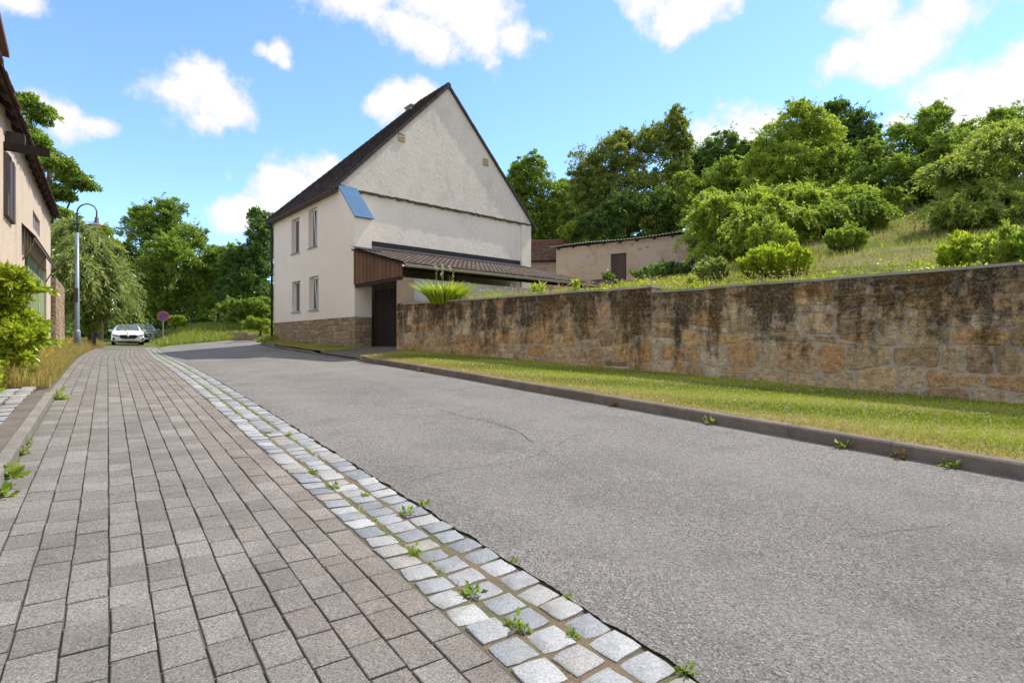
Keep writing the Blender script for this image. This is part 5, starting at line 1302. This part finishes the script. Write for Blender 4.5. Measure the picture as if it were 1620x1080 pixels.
tree('weeping_vine', 'grey-green weeping shrub hanging over the yard wall behind the lamp', 'shrub', (84,200,352,520), 28, M['l_grey'], 40000, .09, 6, gz_at(140, 28),
     lobes=[(86,150,355,430,0),(110,175,370,440,-1),(135,190,405,480,-1),(90,150,400,460,-2),(150,190,445,515,-.5),(120,170,430,500,1),(95,130,345,395,1),(100,150,440,520,0)], elong=2.6, aspect=.2, droop=.62, clump=.36, strands=(620, 1.5, 1.25))
tree('leafy_shrub', 'dark shrub at the foot of the weeping shrub beside the white car', 'shrub', (122,175,465,535), 27.5, M['l_mid'], 6000, .13, 7, gz_at(148, 27.5), nl=6, trunk=True)
tree('leafy_shrub', 'big light green bush at the left picture edge in front of the barn', 'shrub', (-45,62,425,610), 9.6, M['l_yel'], 5200, .115, 8, zg(12.5, -1.4),
     lobes=[(-40,40,430,500,0),(-15,44,485,545,.2),(-50,30,500,580,0),(0,52,520,572,-.3),(-30,40,545,610,-.4),(-15,24,435,490,0)], clump=.5, aspect=.45, strands=(160, .32, .3), r0=.02)
tree('leafy_shrub', 'dark overhanging shrub below the dark tree near the house corner', 'shrub', (350,436,468,520), 43, M['l_mid'], 9000, .2, 10, gz_at(395, 43), nl=7)
tree('garden_shrub', 'rounded yellow-green garden shrub just left of the house corner', 'shrub', (388,436,500,530), 33, M['l_light'], 5000, .13, 11, gz_at(412, 33) + .3, nl=6)
tree('garden_shrub', 'small yellow-flowering bush behind the no-parking sign', 'shrub', (262,292,500,518), 46, M['l_yel'], 2500, .16, 12, gz_at(277, 46), nl=5)
tree('hedge', 'dark clipped hedge at the back of the far grass', 'hedge', (255,350,505,532), 50, M['l_dark'], 9000, .2, 13, gz_at(300, 50), lobes=[(255,290,505,532,0),(285,320,506,532,0),(315,350,505,532,0)], trunk=False)
tree('hedge', 'dark hedge between the white car and the sign', 'hedge', (215,262,480,535), 56, M['l_dark'], 8000, .22, 14, gz_at(240, 56), lobes=[(210,250,480,535,0),(235,268,490,535,1)], trunk=False)
tree('broadleaf_tree', 'broad mid green tree low behind the sign and the white car', 'tree', (170,270,430,535), 60, M['l_mid'], 15000, .26, 68, gz_at(220, 60), lobes=[(170,225,440,520,0),(205,270,432,505,0),(180,260,480,535,0)])
tree('broadleaf_tree', 'sunlit olive tree filling the gap left of the dark tree', 'tree', (310,380,385,500), 50, M['l_mid'], 14000, .22, 69, gz_at(345, 50), lobes=[(310,360,395,460,0),(335,385,388,450,0),(315,380,440,505,0)])
# behind the house and on the hill
tree('broadleaf_tree', 'rounded green tree just right of the house gable', 'tree', (795,905,248,400), 46, M['l_mid'], 26000, .22, 20, hz_at(850, 46) - 1,
     lobes=[(797,850,255,330,0),(815,875,250,320,0),(845,905,280,360,0),(800,870,310,385,0),(850,915,330,400,0),(780,830,290,360,1),(830,880,340,400,0)], clump=.32)
tree('broadleaf_tree', 'large dark thicket-like tree above the brick shed roof', 'tree', (893,1095,180,390), 39, M['l_olive'], 46000, .19, 21, hz_at(1000, 39),
     lobes=[(895,960,235,300,0),(935,1020,210,290,0),(1000,1070,200,280,0),(1040,1090,178,225,0),(900,980,280,360,0),(960,1060,270,360,-1),(1030,1100,260,340,0),(905,960,320,390,0),(980,1080,320,385,-2),(1050,1085,195,250,0),(960,1000,205,240,0),(1070,1100,225,270,0)], clump=.34)
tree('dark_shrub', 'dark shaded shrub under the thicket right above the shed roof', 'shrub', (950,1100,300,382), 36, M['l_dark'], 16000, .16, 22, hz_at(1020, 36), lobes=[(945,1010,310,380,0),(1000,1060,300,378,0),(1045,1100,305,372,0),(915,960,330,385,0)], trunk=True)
tree('leafy_shrub', 'bright bush growing beside the left end of the shed roof', 'shrub', (885,930,345,395), 37.5, M['l_light'], 4500, .15, 23, hz_at(908, 37.5), nl=6)
tree('broadleaf_tree', 'dark green tree with a knobbly crown between the thicket and the tall tree', 'tree', (1085,1205,205,330), 42, M['l_dark'], 22000, .2, 24, hz_at(1145, 42), nl=10, lobes=[(1085,1140,230,300,0),(1110,1175,208,270,0),(1150,1205,225,290,0),(1095,1160,270,335,0),(1150,1210,270,335,0)])
tree('broadleaf_tree', 'tall yellow-green tree on the hill above the hanging vines', 'tree', (1165,1345,165,345), 32, M['l_light'], 42000, .15, 25, hz_at(1255, 32),
     lobes=[(1230,1300,165,235,0),(1195,1265,190,260,0),(1265,1335,185,260,0),(1170,1235,235,310,0),(1215,1300,225,310,-1),(1280,1345,240,320,0),(1165,1220,290,345,-1),(1225,1330,290,350,-2),(1255,1285,160,195,0)], clump=.34)
tree('broadleaf_tree', 'dark tree behind the tall yellow-green tree on the hill', 'tree', (1295,1390,158,275), 38, M['l_dark'], 17000, .18, 26, hz_at(1345, 38), lobes=[(1298,1350,160,220,0),(1335,1388,170,240,0),(1310,1370,210,275,0),(1360,1392,205,250,0)])
tree('vine_thicket', 'tumbling mass of green climbers hanging on the bank right of the shed', 'shrub', (1090,1395,285,445), 23, M['l_light'], 78000, .105, 27, hz_at(1240, 23),
     lobes=[(1100,1180,320,390,1),(1150,1240,300,370,2),(1220,1310,295,365,1),(1290,1385,300,370,2),(1105,1170,370,440,1),(1180,1270,350,420,-1),(1270,1350,340,405,0),(1340,1395,330,395,1),(1090,1140,345,420,3),(1100,1150,300,360,4),(1270,1330,370,440,0),(1150,1200,400,455,1),(1230,1290,390,445,1),(1330,1385,360,420,1)], elong=1.5, aspect=.35, droop=.3, clump=.34, trunk=True, strands=(650, .9, .9))
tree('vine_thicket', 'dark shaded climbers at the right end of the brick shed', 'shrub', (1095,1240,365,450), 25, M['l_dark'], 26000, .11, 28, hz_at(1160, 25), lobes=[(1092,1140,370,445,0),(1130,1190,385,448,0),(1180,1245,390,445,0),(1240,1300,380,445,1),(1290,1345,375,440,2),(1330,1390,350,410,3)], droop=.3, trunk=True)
tree('broadleaf_tree', 'dense rounded tree with a dark hollow at its foot on the upper slope', 'tree', (1345,1515,165,330), 26, M['l_mid'], 42000, .125, 29, hz_at(1430, 26),
     lobes=[(1440,1505,170,240,0),(1395,1465,195,270,0),(1350,1410,225,300,0),(1455,1515,220,290,0),(1375,1460,245,320,-1),(1430,1500,260,325,0),(1470,1500,160,200,0),(1345,1395,270,315,0),(1360,1420,280,335,0),(1410,1480,285,335,0),(1465,1520,270,330,0)], clump=.32)
tree('feathery_tree', 'feathery light green tree spilling into the right picture edge', 'tree', (1475,1720,175,365), 18, M['l_feather'], 70000, .085, 30, hz_at(1590, 18),
     lobes=[(1490,1580,240,330,0),(1540,1640,205,300,0),(1600,1710,190,300,0),(1500,1590,290,360,-.6),(1570,1680,280,362,-.6),(1650,1740,260,360,0),(1478,1530,255,300,0),(1560,1620,195,250,.5),(1480,1540,320,368,-.8),(1530,1640,325,372,-1.)], elong=1.8, aspect=.28, droop=.25, clump=.36, strands=(700, .9, .6))
tree('broadleaf_tree', 'mid green tree behind the feathery tree at the upper right', 'tree', (1510,1680,165,270), 27, M['l_mid'], 20000, .13, 31, hz_at(1590, 27), lobes=[(1515,1580,190,265,0),(1560,1625,168,240,0),(1610,1690,175,265,0)])
shrub('round_shrub', 'round bright yellow-green shrub standing just behind the wall', 'shrub', (1172,1282,383,455), 14.5, M['l_yel'], 11000, .075, 40, hz_at(1228, 14.5), stems=90, spread=.45)
shrub('round_shrub', 'smaller mid green shrub upslope of the bright round shrub', 'shrub', (1308,1372,355,425), 17, M['l_mid'], 6500, .085, 41, hz_at(1340, 17), stems=50)
shrub('round_shrub', 'pale leafy shrub left of the bright round shrub near the shed', 'shrub', (1098,1158,408,460), 15.5, M['l_grey'], 5000, .085, 42, hz_at(1128, 15.5), stems=36)
shrub('round_shrub', 'low light shrub rising behind the bright round shrub', 'shrub', (1180,1255,340,420), 18.5, M['l_light'], 8000, .085, 43, hz_at(1218, 18.5), stems=55)
for i, (bx, k, m, lab) in enumerate((((1492,1560,358,425), 10.8, 'l_yel', 'leftmost of the tall weedy shrubs along the wall top at the right'), ((1545,1620,348,420), 10.0, 'l_light', 'middle tall weedy shrub along the wall top below the feathery tree'), ((1605,1700,352,420), 9.4, 'l_mid', 'rightmost weedy shrub on the wall top, cut by the picture edge'))):
    shrub('weedy_shrub', lab, 'shrub', bx, k, M[m], 5200, .065, 50 + i, hz_at((bx[0]+bx[1])/2, k), stems=38, group='weedy shrubs along the wall top')
tree('broadleaf_tree', 'mid green tree filling the gap right of the thicket above the shed end', 'tree', (1065,1180,255,370), 34, M['l_mid'], 20000, .16, 62, hz_at(1120, 34), lobes=[(1065,1125,275,350,0),(1105,1170,260,335,0),(1080,1150,310,375,-1),(1140,1195,295,360,0)])
tree('broadleaf_tree', 'mid green tree between the tall yellow-green tree and the dense rounded tree', 'tree', (1290,1400,225,330), 30, M['l_mid'], 18000, .14, 63, hz_at(1345, 30), lobes=[(1290,1350,240,310,0),(1335,1400,230,300,0),(1310,1385,275,335,-1)])
tree('broadleaf_tree', 'dark tree filling the gap between the gable tree and the thicket', 'tree', (880,960,280,395), 44, M['l_mid'], 15000, .18, 64, hz_at(920, 44), lobes=[(880,930,290,360,0),(915,965,285,350,0),(885,955,335,400,0)])
tree('elder_bush', 'light elder bush leaning down the bank above the bright round shrub', 'shrub', (1160,1290,315,395), 20.5, M['l_light'], 22000, .10, 65, hz_at(1225, 20.5), lobes=[(1160,1215,330,395,0),(1200,1255,318,385,0),(1245,1295,330,392,0)], strands=(220, .7, .8))
tree('elder_bush', 'green bush hanging over the bank above the smaller mid green shrub', 'shrub', (1285,1395,305,385), 20.5, M['l_mid'], 20000, .10, 66, hz_at(1340, 20.5), lobes=[(1285,1340,320,385,0),(1325,1395,308,372,0)], strands=(200, .7, .8))
tree('broadleaf_tree', 'bushy tree between the dense rounded tree and the feathery tree', 'tree', (1470,1560,200,320), 24, M['l_mid'], 16000, .12, 67, hz_at(1515, 24), lobes=[(1470,1525,225,300,0),(1500,1560,205,285,0),(1480,1550,265,325,0)])
tree('bramble', 'tangled bramble bush under the dense rounded tree on the slope', 'shrub', (1340,1430,290,350), 24, M['l_light'], 12000, .1, 57, hz_at(1385, 24), lobes=[(1340,1390,295,345,0),(1375,1430,300,350,0)], strands=(120, .7, .7))
shrub('nettle_patch', 'dark nettle clump in front of the shed wall right of its door', 'shrub', (995,1110,415,450), 26.5, M['l_dark'], 5000, .12, 55, hz_at(1050, 26.5), stems=60)
shrub('nettle_patch', 'dark nettle clump left of the shed door', 'shrub', (950,975,430,455), 27, M['l_dark'], 1600, .11, 56, hz_at(962, 27), stems=20)
def iris_clump():
    rng = np.random.default_rng(60); c = at(703, 474, 16.3); g = hill_at(c.x, c.y); root = thing('iris_clump', 'bright clump of sword-like leaves with faded flower stalks behind the wall', 'plant', (c.x, c.y, g))
    n = 900; a = rng.random(n)*2*math.pi; q = np.sqrt(rng.random(n)); P = np.stack([c.x + np.cos(a)*q*.36, c.y + np.sin(a)*q*.32, np.full(n, g)], 1)
    H = .38 + .30*rng.random(n); le = .3 + 1.0*q; w = .035
    d = np.stack([np.cos(a)*le*H, np.sin(a)*le*H, H], 1); m = np.stack([np.cos(a)*le*H*.35, np.sin(a)*le*H*.35, H*.6], 1)
    b = rng.random(n)*2*math.pi; dx = np.stack([np.cos(b), np.sin(b), 0*b], 1)*w*.5
    v = np.stack([P-dx, P+dx, P+m+dx, P+m-dx, P+d], 1).reshape(-1, 3); i = np.arange(n)[:, None]*5
    np_mesh('leaves', v, np.concatenate([i+np.array([[0,1,2]]), i+np.array([[0,2,3]]), i+np.array([[3,2,4]])], 0), np.repeat(rng.random(n), 5), M['l_yel'], root)
    mb = MB(); fp = []
    for _ in range(7):
        x, y = c.x + rng.normal()*.2, c.y + rng.normal()*.15; h = rng.uniform(.85, 1.2); mb.tube([(x, y, g), (x + rng.normal()*.05, y, g+h)], [.01, .006], 5); fp += [(x, y, g+h+rng.normal()*.04) for _ in range(8)]
    mb.build('flower_stalks', M['stalk'], root)
    fp = np.array(fp); leaves_mesh('faded_flowers', fp, rng.normal(size=fp.shape), np.full(len(fp), .06), np.full(len(fp), .05), M['f_white'], rng, root)
M['stalk'] = flat('flower_stalk', (.16,.20,.06), .8, .2)
iris_clump()
for i, (px, y0, lab) in enumerate(((852,436,'upright leafy weed on the wall top in front of the lean-to gutter'), (913,440,'second upright weed on the wall top near the lean-to end'), (1090,437,'thin weed beside the step in the wall coping'))):
    k = 14.8 - i*1.1; shrub('wall_weed', lab, 'weed', (px-9, px+9, y0, 478), k, M['l_light'], 120, .09, 70+i, hz_at(px, k), stems=3, group='weeds standing on the wall top')

# woods far behind, one mass
def far_wood():
    rng = np.random.default_rng(99); P = []
    for (x0, x1, y0, y1, k) in ((-60,120,430,545,80),(80,260,455,545,85),(230,460,440,545,78),(400,520,470,545,75),(760,1000,330,420,60),(1050,1350,250,360,52)):
        m = 9000; x = rng.uniform(x0, x1, m); y = y0 + (y1-y0)*rng.random(m)**.8 + 9*np.sin(x*.12) + 6*np.sin(x*.31+1); kk = k + rng.normal(size=m)*2.5
        P.append(np.stack([(x-810)/F*kk, kk, (540-y)/F*kk], 1))
    P = np.concatenate(P); ln = .5 + .35*rng.random(len(P)); D = rng.normal(size=P.shape) + np.array([0, -.3, .3])
    o = leaves_mesh('far_woodland', P, D, ln, ln*.6, M['l_dark'], rng); tag(o, 'mass of dark woodland far behind the trees at the end of the road', 'woodland', kind='stuff')
far_wood()

# ------------------------------------------------------------------ grass
def stuff(o, label, cat): return tag(o, label, cat, kind='stuff')
def verge_grass():
    rng = np.random.default_rng(5); P = []; T = []; Hh = []; Pd = []; Cf = []
    n = 190000; s = -1.5 + 30*rng.random(n)**1.55; f = rng.random(n)
    for a, b in zip(s, f):
        t0 = kerb_t(a) + .15; t1 = back_t(a) - .02; t = t0 + (t1-t0)*b
        if 15.7 < a < 19.0: continue
        if a > 19 and (t1 - t0) < .05: continue
        z = verge_z(a, t); p = st(a, t, z); w = min(1, (t - t0)/1.0)
        dry = rng.random() < (.92 if (t - t0) < .22 + .12*math.sin(a*2.7) else (1 - w)**1.3 * (.75 + .25*math.sin(a*1.3))) + .06 + .10*math.sin(a*2.2 + t*3)
        if dry: Pd.append(p)
        else: P.append(p); T.append(.5 + .3*math.sin(a*1.9 + t*2.3))
        if rng.random() < .022*(.15 + .6*math.sin(a*1.1 + t)**2) and w > .25: Cf.append(p + Vector((0, 0, rng.uniform(.025, .05))))
    P = np.array(P); Pd = np.array(Pd); Cf = np.array(Cf)
    stuff(blades('lawn_grass', P, 0.014 + .032*rng.random(len(P)), 1.1, .012, M['g_lawn'], rng, np.array(T)), 'short green lawn grass on the verge below the stone wall', 'grass')
    stuff(blades('dry_grass', Pd, .015 + .04*rng.random(len(Pd)), 1.3, .010, M['g_dry'], rng), 'dry straw-coloured grass along the kerb of the verge', 'grass')
    c4 = np.concatenate([Cf]*5); ln = np.full(len(c4), .016)
    stuff(leaves_mesh('clover_flowers', c4 - np.array([0,0,.008]), rng.normal(size=c4.shape) + np.array([0,0,.4]), ln, ln*.9, M['f_white'], rng), 'small white clover heads dotted over the verge', 'flowers')
verge_grass()
def hill_grass():
    rng = np.random.default_rng(6); P = []; T = []; D = []; W = []
    for _ in range(85000):
        e = rng.uniform(-1, 19); d = .42 + 24*rng.random()**2.0; p = W0 + WD*e + WQ*d
        if in_house(p.x, p.y): continue
        if p.y < 1 or p.x/p.y > 1.2: continue
        z = hill_z(e, d); v = math.sin(e*.8 + d*.6) + math.sin(e*.31 - d*.47)
        bare = sstep(-.3, .8, v) if d > 4 else 0
        if rng.random() < bare*.7: continue
        (P if rng.random() < .86 else D).append((p.x, p.y, z)); 
    P = np.array(P); D = np.array(D)
    stuff(blades('meadow_grass', P, .07 + .15*rng.random(len(P))**1.5, .8, .018, M['g_meadow'], rng), 'rough meadow grass on the hillside above the wall', 'grass')
    stuff(blades('meadow_straw', D, .08 + .2*rng.random(len(D)), .8, .014, M['g_dry'], rng), 'dry straw stems on the hillside above the wall', 'grass')
    # seed heads along the wall top
    S = []; 
    for _ in range(900):
        e = rng.uniform(.2, 12); d = .5 + 2.5*rng.random(); p = W0 + WD*e + WQ*d
        if in_house(p.x, p.y): continue
        S.append((p.x, p.y, hill_z(e, d)))
    S = np.array(S); H = .16 + .28*rng.random(len(S))
    stuff(blades('seed_stalks', S, H, .25, .009, M['g_dry'], rng), 'thin pale seed stalks standing along the top of the stone wall', 'grass')
    hd = np.concatenate([S + np.stack([0*H, 0*H, H*.95], 1)]*3); ln = np.full(len(hd), .045)
    stuff(leaves_mesh('seed_heads', hd, rng.normal(size=hd.shape) + np.array([0,0,.8]), ln, ln*.5, M['g_dry'], rng), 'pale seed heads over the top of the stone wall', 'grass')
def wall_top_herbs():
    rng = np.random.default_rng(61); P = []
    for _ in range(420):
        e = rng.uniform(1, 16); d = .5 + 4.5*rng.random()**1.5; p = W0 + WD*e + WQ*d
        if in_house(p.x, p.y): continue
        z = hill_z(e, d); h = rng.uniform(.06, .28); n = int(20 + 40*rng.random())
        P.append(np.array([p.x, p.y, z]) + rng.normal(size=(n, 3))*np.array([.09, .09, 0]) + np.array([0, 0, 1])*h*rng.random((n, 1)))
    P = np.concatenate(P); ln = .035 + .05*rng.random(len(P)); stuff(leaves_mesh('meadow_herbs', P, rng.normal(size=P.shape) + np.array([0,0,.7]), ln, ln*.5, M['l_yel'], rng), 'low leafy herbs along the top of the stone wall', 'herbs')
wall_top_herbs()
M['g_meadow'] = m_leaf('grass_meadow', (.17,.22,.03), (.42,.46,.085), .45, .08)
hill_grass()
def left_verge():
    rng = np.random.default_rng(8); P = []; Y = []; G = []
    for _ in range(75000):
        s = 2.0 + 42*rng.random()**1.25; bend = .35*sstep(22, 38, s)
        t0 = -.77 + bend if s > 11.8 else -1.62
        if s > 33: t0 = -.7 + .25*sstep(33, 40, s) + bend
        t = t0 - rng.random()**1.3*(1.3 if s < 27 else 3.0)
        if BT - .05 > t and 7 < s < S_BARN: continue
        p = st(s, t, zg(s, t) - .01 + (.08 if t < -.65 else 0)); near = (t0 - t)
        h = (.08 + .36*rng.random()**1.6)*(.40 + .60*min(1, near/.4))
        (P if rng.random() < (.8 if near < .6 else .5) else G).append((*p, h))
        if rng.random() < .003 and s > 15 and near > .25: Y.append(p + Vector((0, 0, h + .12)))
    P = np.array(P); G = np.array(G); Y = np.array(Y)
    stuff(blades('wild_straw', P[:, :3], P[:, 3]*1.1, .8, .013, M['g_wild'], rng), 'yellowing wild grass on the left roadside', 'grass')
    stuff(blades('wild_grass', G[:, :3], G[:, 3], .9, .016, M['g_meadow'], rng), 'green wild grass on the left roadside', 'grass')
    y4 = np.concatenate([Y]*7); ln = np.full(len(y4), .055)
    stuff(leaves_mesh('yellow_flowers', y4 + rng.normal(size=y4.shape)*.02, rng.normal(size=y4.shape), ln, ln*.8, M['f_yellow'], rng), 'yellow-orange roadside flowers in front of the barn', 'flowers')
    c = np.array([(*st(9.5 + 18*rng.random(), -1.3 - .3*rng.random(), 0),) for _ in range(2600)]); c[:, 2] = [zg(*to_st(q)) + .05 + .45*rng.random()**1.5 for q in c]
    ln = .05 + .05*rng.random(len(c)); stuff(leaves_mesh('roadside_herbs', c, rng.normal(size=c.shape) + np.array([0,0,.6]), ln*1.5, ln*.7, M['l_yel'], rng), 'leafy green herbs at the foot of the barn', 'herbs')
left_verge()
def far_grass():
    rng = np.random.default_rng(9); P = []
    for _ in range(34000):
        s = 39.9 + 24*rng.random()**1.4; t = -2 + 20*rng.random()
        if t < 2.6 and s < 57: continue
        p = st(s, t, ground_z(s, t)); P.append(tuple(p))
    for _ in range(9000):   # right of the bend, left of the house
        s = rng.uniform(28, 33); t = rng.uniform(6.2, 10)
        if s > 30.5 + 0*t: continue
        P.append(tuple(st(s, t, max(ground_z(s, t), verge_z(min(s, 28.9), t)) - .02)))
    P = np.array(P); stuff(blades('far_grass', P, .12 + .2*rng.random(len(P)), .7, .035, M['g_lawn2'], rng), 'unmown grass beyond the bend of the road', 'grass')
M['g_lawn2'] = m_leaf('grass_far', (.17,.22,.03), (.42,.46,.09), .45, .05)
far_grass()

# ------------------------------------------------------------------ small things
def low_walls():
    for i, (px0, px1, py, k, lab) in enumerate(((358,390,530,38,'short dark end of low dry-stone edging in the far grass'), (370,418,533,35.5,'low stone edging wall in the grass left of the house'))):
        a, b = at(px0, 540, k), at(px1, 540, k - 1.0); g = min(ground_z(*to_st(a)), ground_z(*to_st(b))); d = (b - a).normalized(); L = (b - a).length; q = Vector((-d.y, d.x, 0)); a.z = 0
        top = (540 - py + 4) / F * k; root = thing('edging_wall', lab, 'stone wall', Vector((a.x, a.y, g)))
        rr = random.Random(i); x = 0; z = g - .1
        for c in range(3):
            x = -.1*(c % 2); h = (top - z) / (3 - c)
            while x < L:
                w = rr.uniform(.35, .7); MB().box(a, d, q, Z3, x + .01, x + w - .01, rr.uniform(0, .04), .35, z, z + h - .012).build('stone', M['pl_stone'], root); x += w
            z += h
low_walls()
def weed(label, loc, size, seed, mat='l_mid', n=34, dead=False):
    rng = np.random.default_rng(seed); root = thing('weed', label, 'weed', loc, 'weeds in the joints and kerbs')
    a = rng.random(n)*2*math.pi; P = np.array([tuple(loc)]*n) + rng.normal(size=(n, 3))*size*.08*np.array([1,1,0]); D = np.stack([np.cos(a), np.sin(a), .1 + 1.6*rng.random(n)**2], 1)
    P = P + D*size*.35*rng.random((n, 1)); ln = size*(.2 + .42*rng.random(n)); leaves_mesh('leaves', P, D, ln, ln*.6, M[mat], rng, root)
    m = MB(); m.tube([Vector(loc) - Z3*.03, Vector(loc) + Z3*size*.25], [.004, .002], 4).build('stem', M['stalk'], root)
wl = [((748,935),.085,'weed with broad leaves between the setts near the front'), ((812,985),.085,'spreading weed in the sett joints, second from the front'), ((830,992),.06,'small weed right beside the spreading weed'),
      ((655,872),.075,'bright weed in the left sett joint at mid gutter'), ((527,770),.075,'weed in the left sett joint farther up the gutter'), ((494,745),.075,'leafy weed in the sett joint upper gutter'), ((645,812),.085,'weed between sett and asphalt side row'),
      ((672,798),.07,'weed at the asphalt edge of the setts'), ((1085,1058),.075,'tuft at the asphalt edge in the lower right of the gutter'), ((813,888),.05,'moss-like tuft at the asphalt edge'), ((577,782),.05,'tiny weed between setts'), ((456,687),.06,'weed in the upper sett joints'), ((900,945),.05,'tuft beside a sett near the asphalt edge'), ((905,1002),.05,'small tuft between the front setts')]
for i, ((px, py), sz, lab) in enumerate(wl):
    s, t = road_hit(px, py); weed(lab, st(s, t, zg(s, min(t, 1.93)) - .012), sz, 200+i)
kl = [((88,632),.20,'grey-green weed at the dropped end of the left kerb'), ((35,718),.09,'small weed at the foot of the left kerb'), ((45,702),.07,'tiny weed at the left kerb above another'), ((14,755),.16,'leafy weed tuft against the left kerb'), ((4,785),.14,'weed at the left picture edge on the paving')]
for i, ((px, py), sz, lab) in enumerate(kl):
    s, t = road_hit(px, py); weed(lab, st(s, max(t, -.63), zg(s, -.63)), sz, 230+i, 'l_grey' if i < 2 else 'l_mid', 44)
rk = [((1130,668),.14,'l_olive','withered weed at the right kerb, left of the others'), ((1343,704),.13,'l_olive','upright olive-green weed growing at the right kerb'), ((1430,720),.14,'dryleaf','brown dried leaves lying at the right kerb'), ((1505,738),.13,'l_olive','flat grassy weed at the right kerb near the edge'), ((985,640),.10,'dryleaf','dry tuft at the right kerb below the wall middle'), ((695,585),.12,'l_olive','weed at the far part of the right kerb')]
for i, ((px, py), sz, m, lab) in enumerate(rk):
    s, t = road_hit(px, py); t = kerb_t(s) - .03; weed(lab, st(s, t, zg(s, t)), sz, 250+i, m, 40)
def moss_tufts():
    rng = np.random.default_rng(77); P = []
    for _ in range(9000):
        s = -1 + 38*rng.random()**.75; row = rng.integers(0, 2); t = 1.505 + .203*row + rng.normal()*.016 + .35*sstep(22, 38, s)
        v = math.sin(s*2.3 + row) + math.sin(s*.71 + 2*row)
        if v < .4 - s*.05: continue
        P.append(tuple(st(s, t, zg(s, min(t, 1.93)) - .016)))
    P = np.array(P); stuff(blades('joint_moss', P, .008 + .022*rng.random(len(P)), 1.6, .008, M['g_lawn'], rng), 'moss and tiny grass in the joints of the granite gutter', 'moss')
moss_tufts()

# ------------------------------------------------------------------ lift everything so that the ground under the viewer is at zero
for o in list(bpy.data.objects):
    if o.parent is None and o.type not in ('CAMERA', 'LIGHT'): o.location.z += EYE
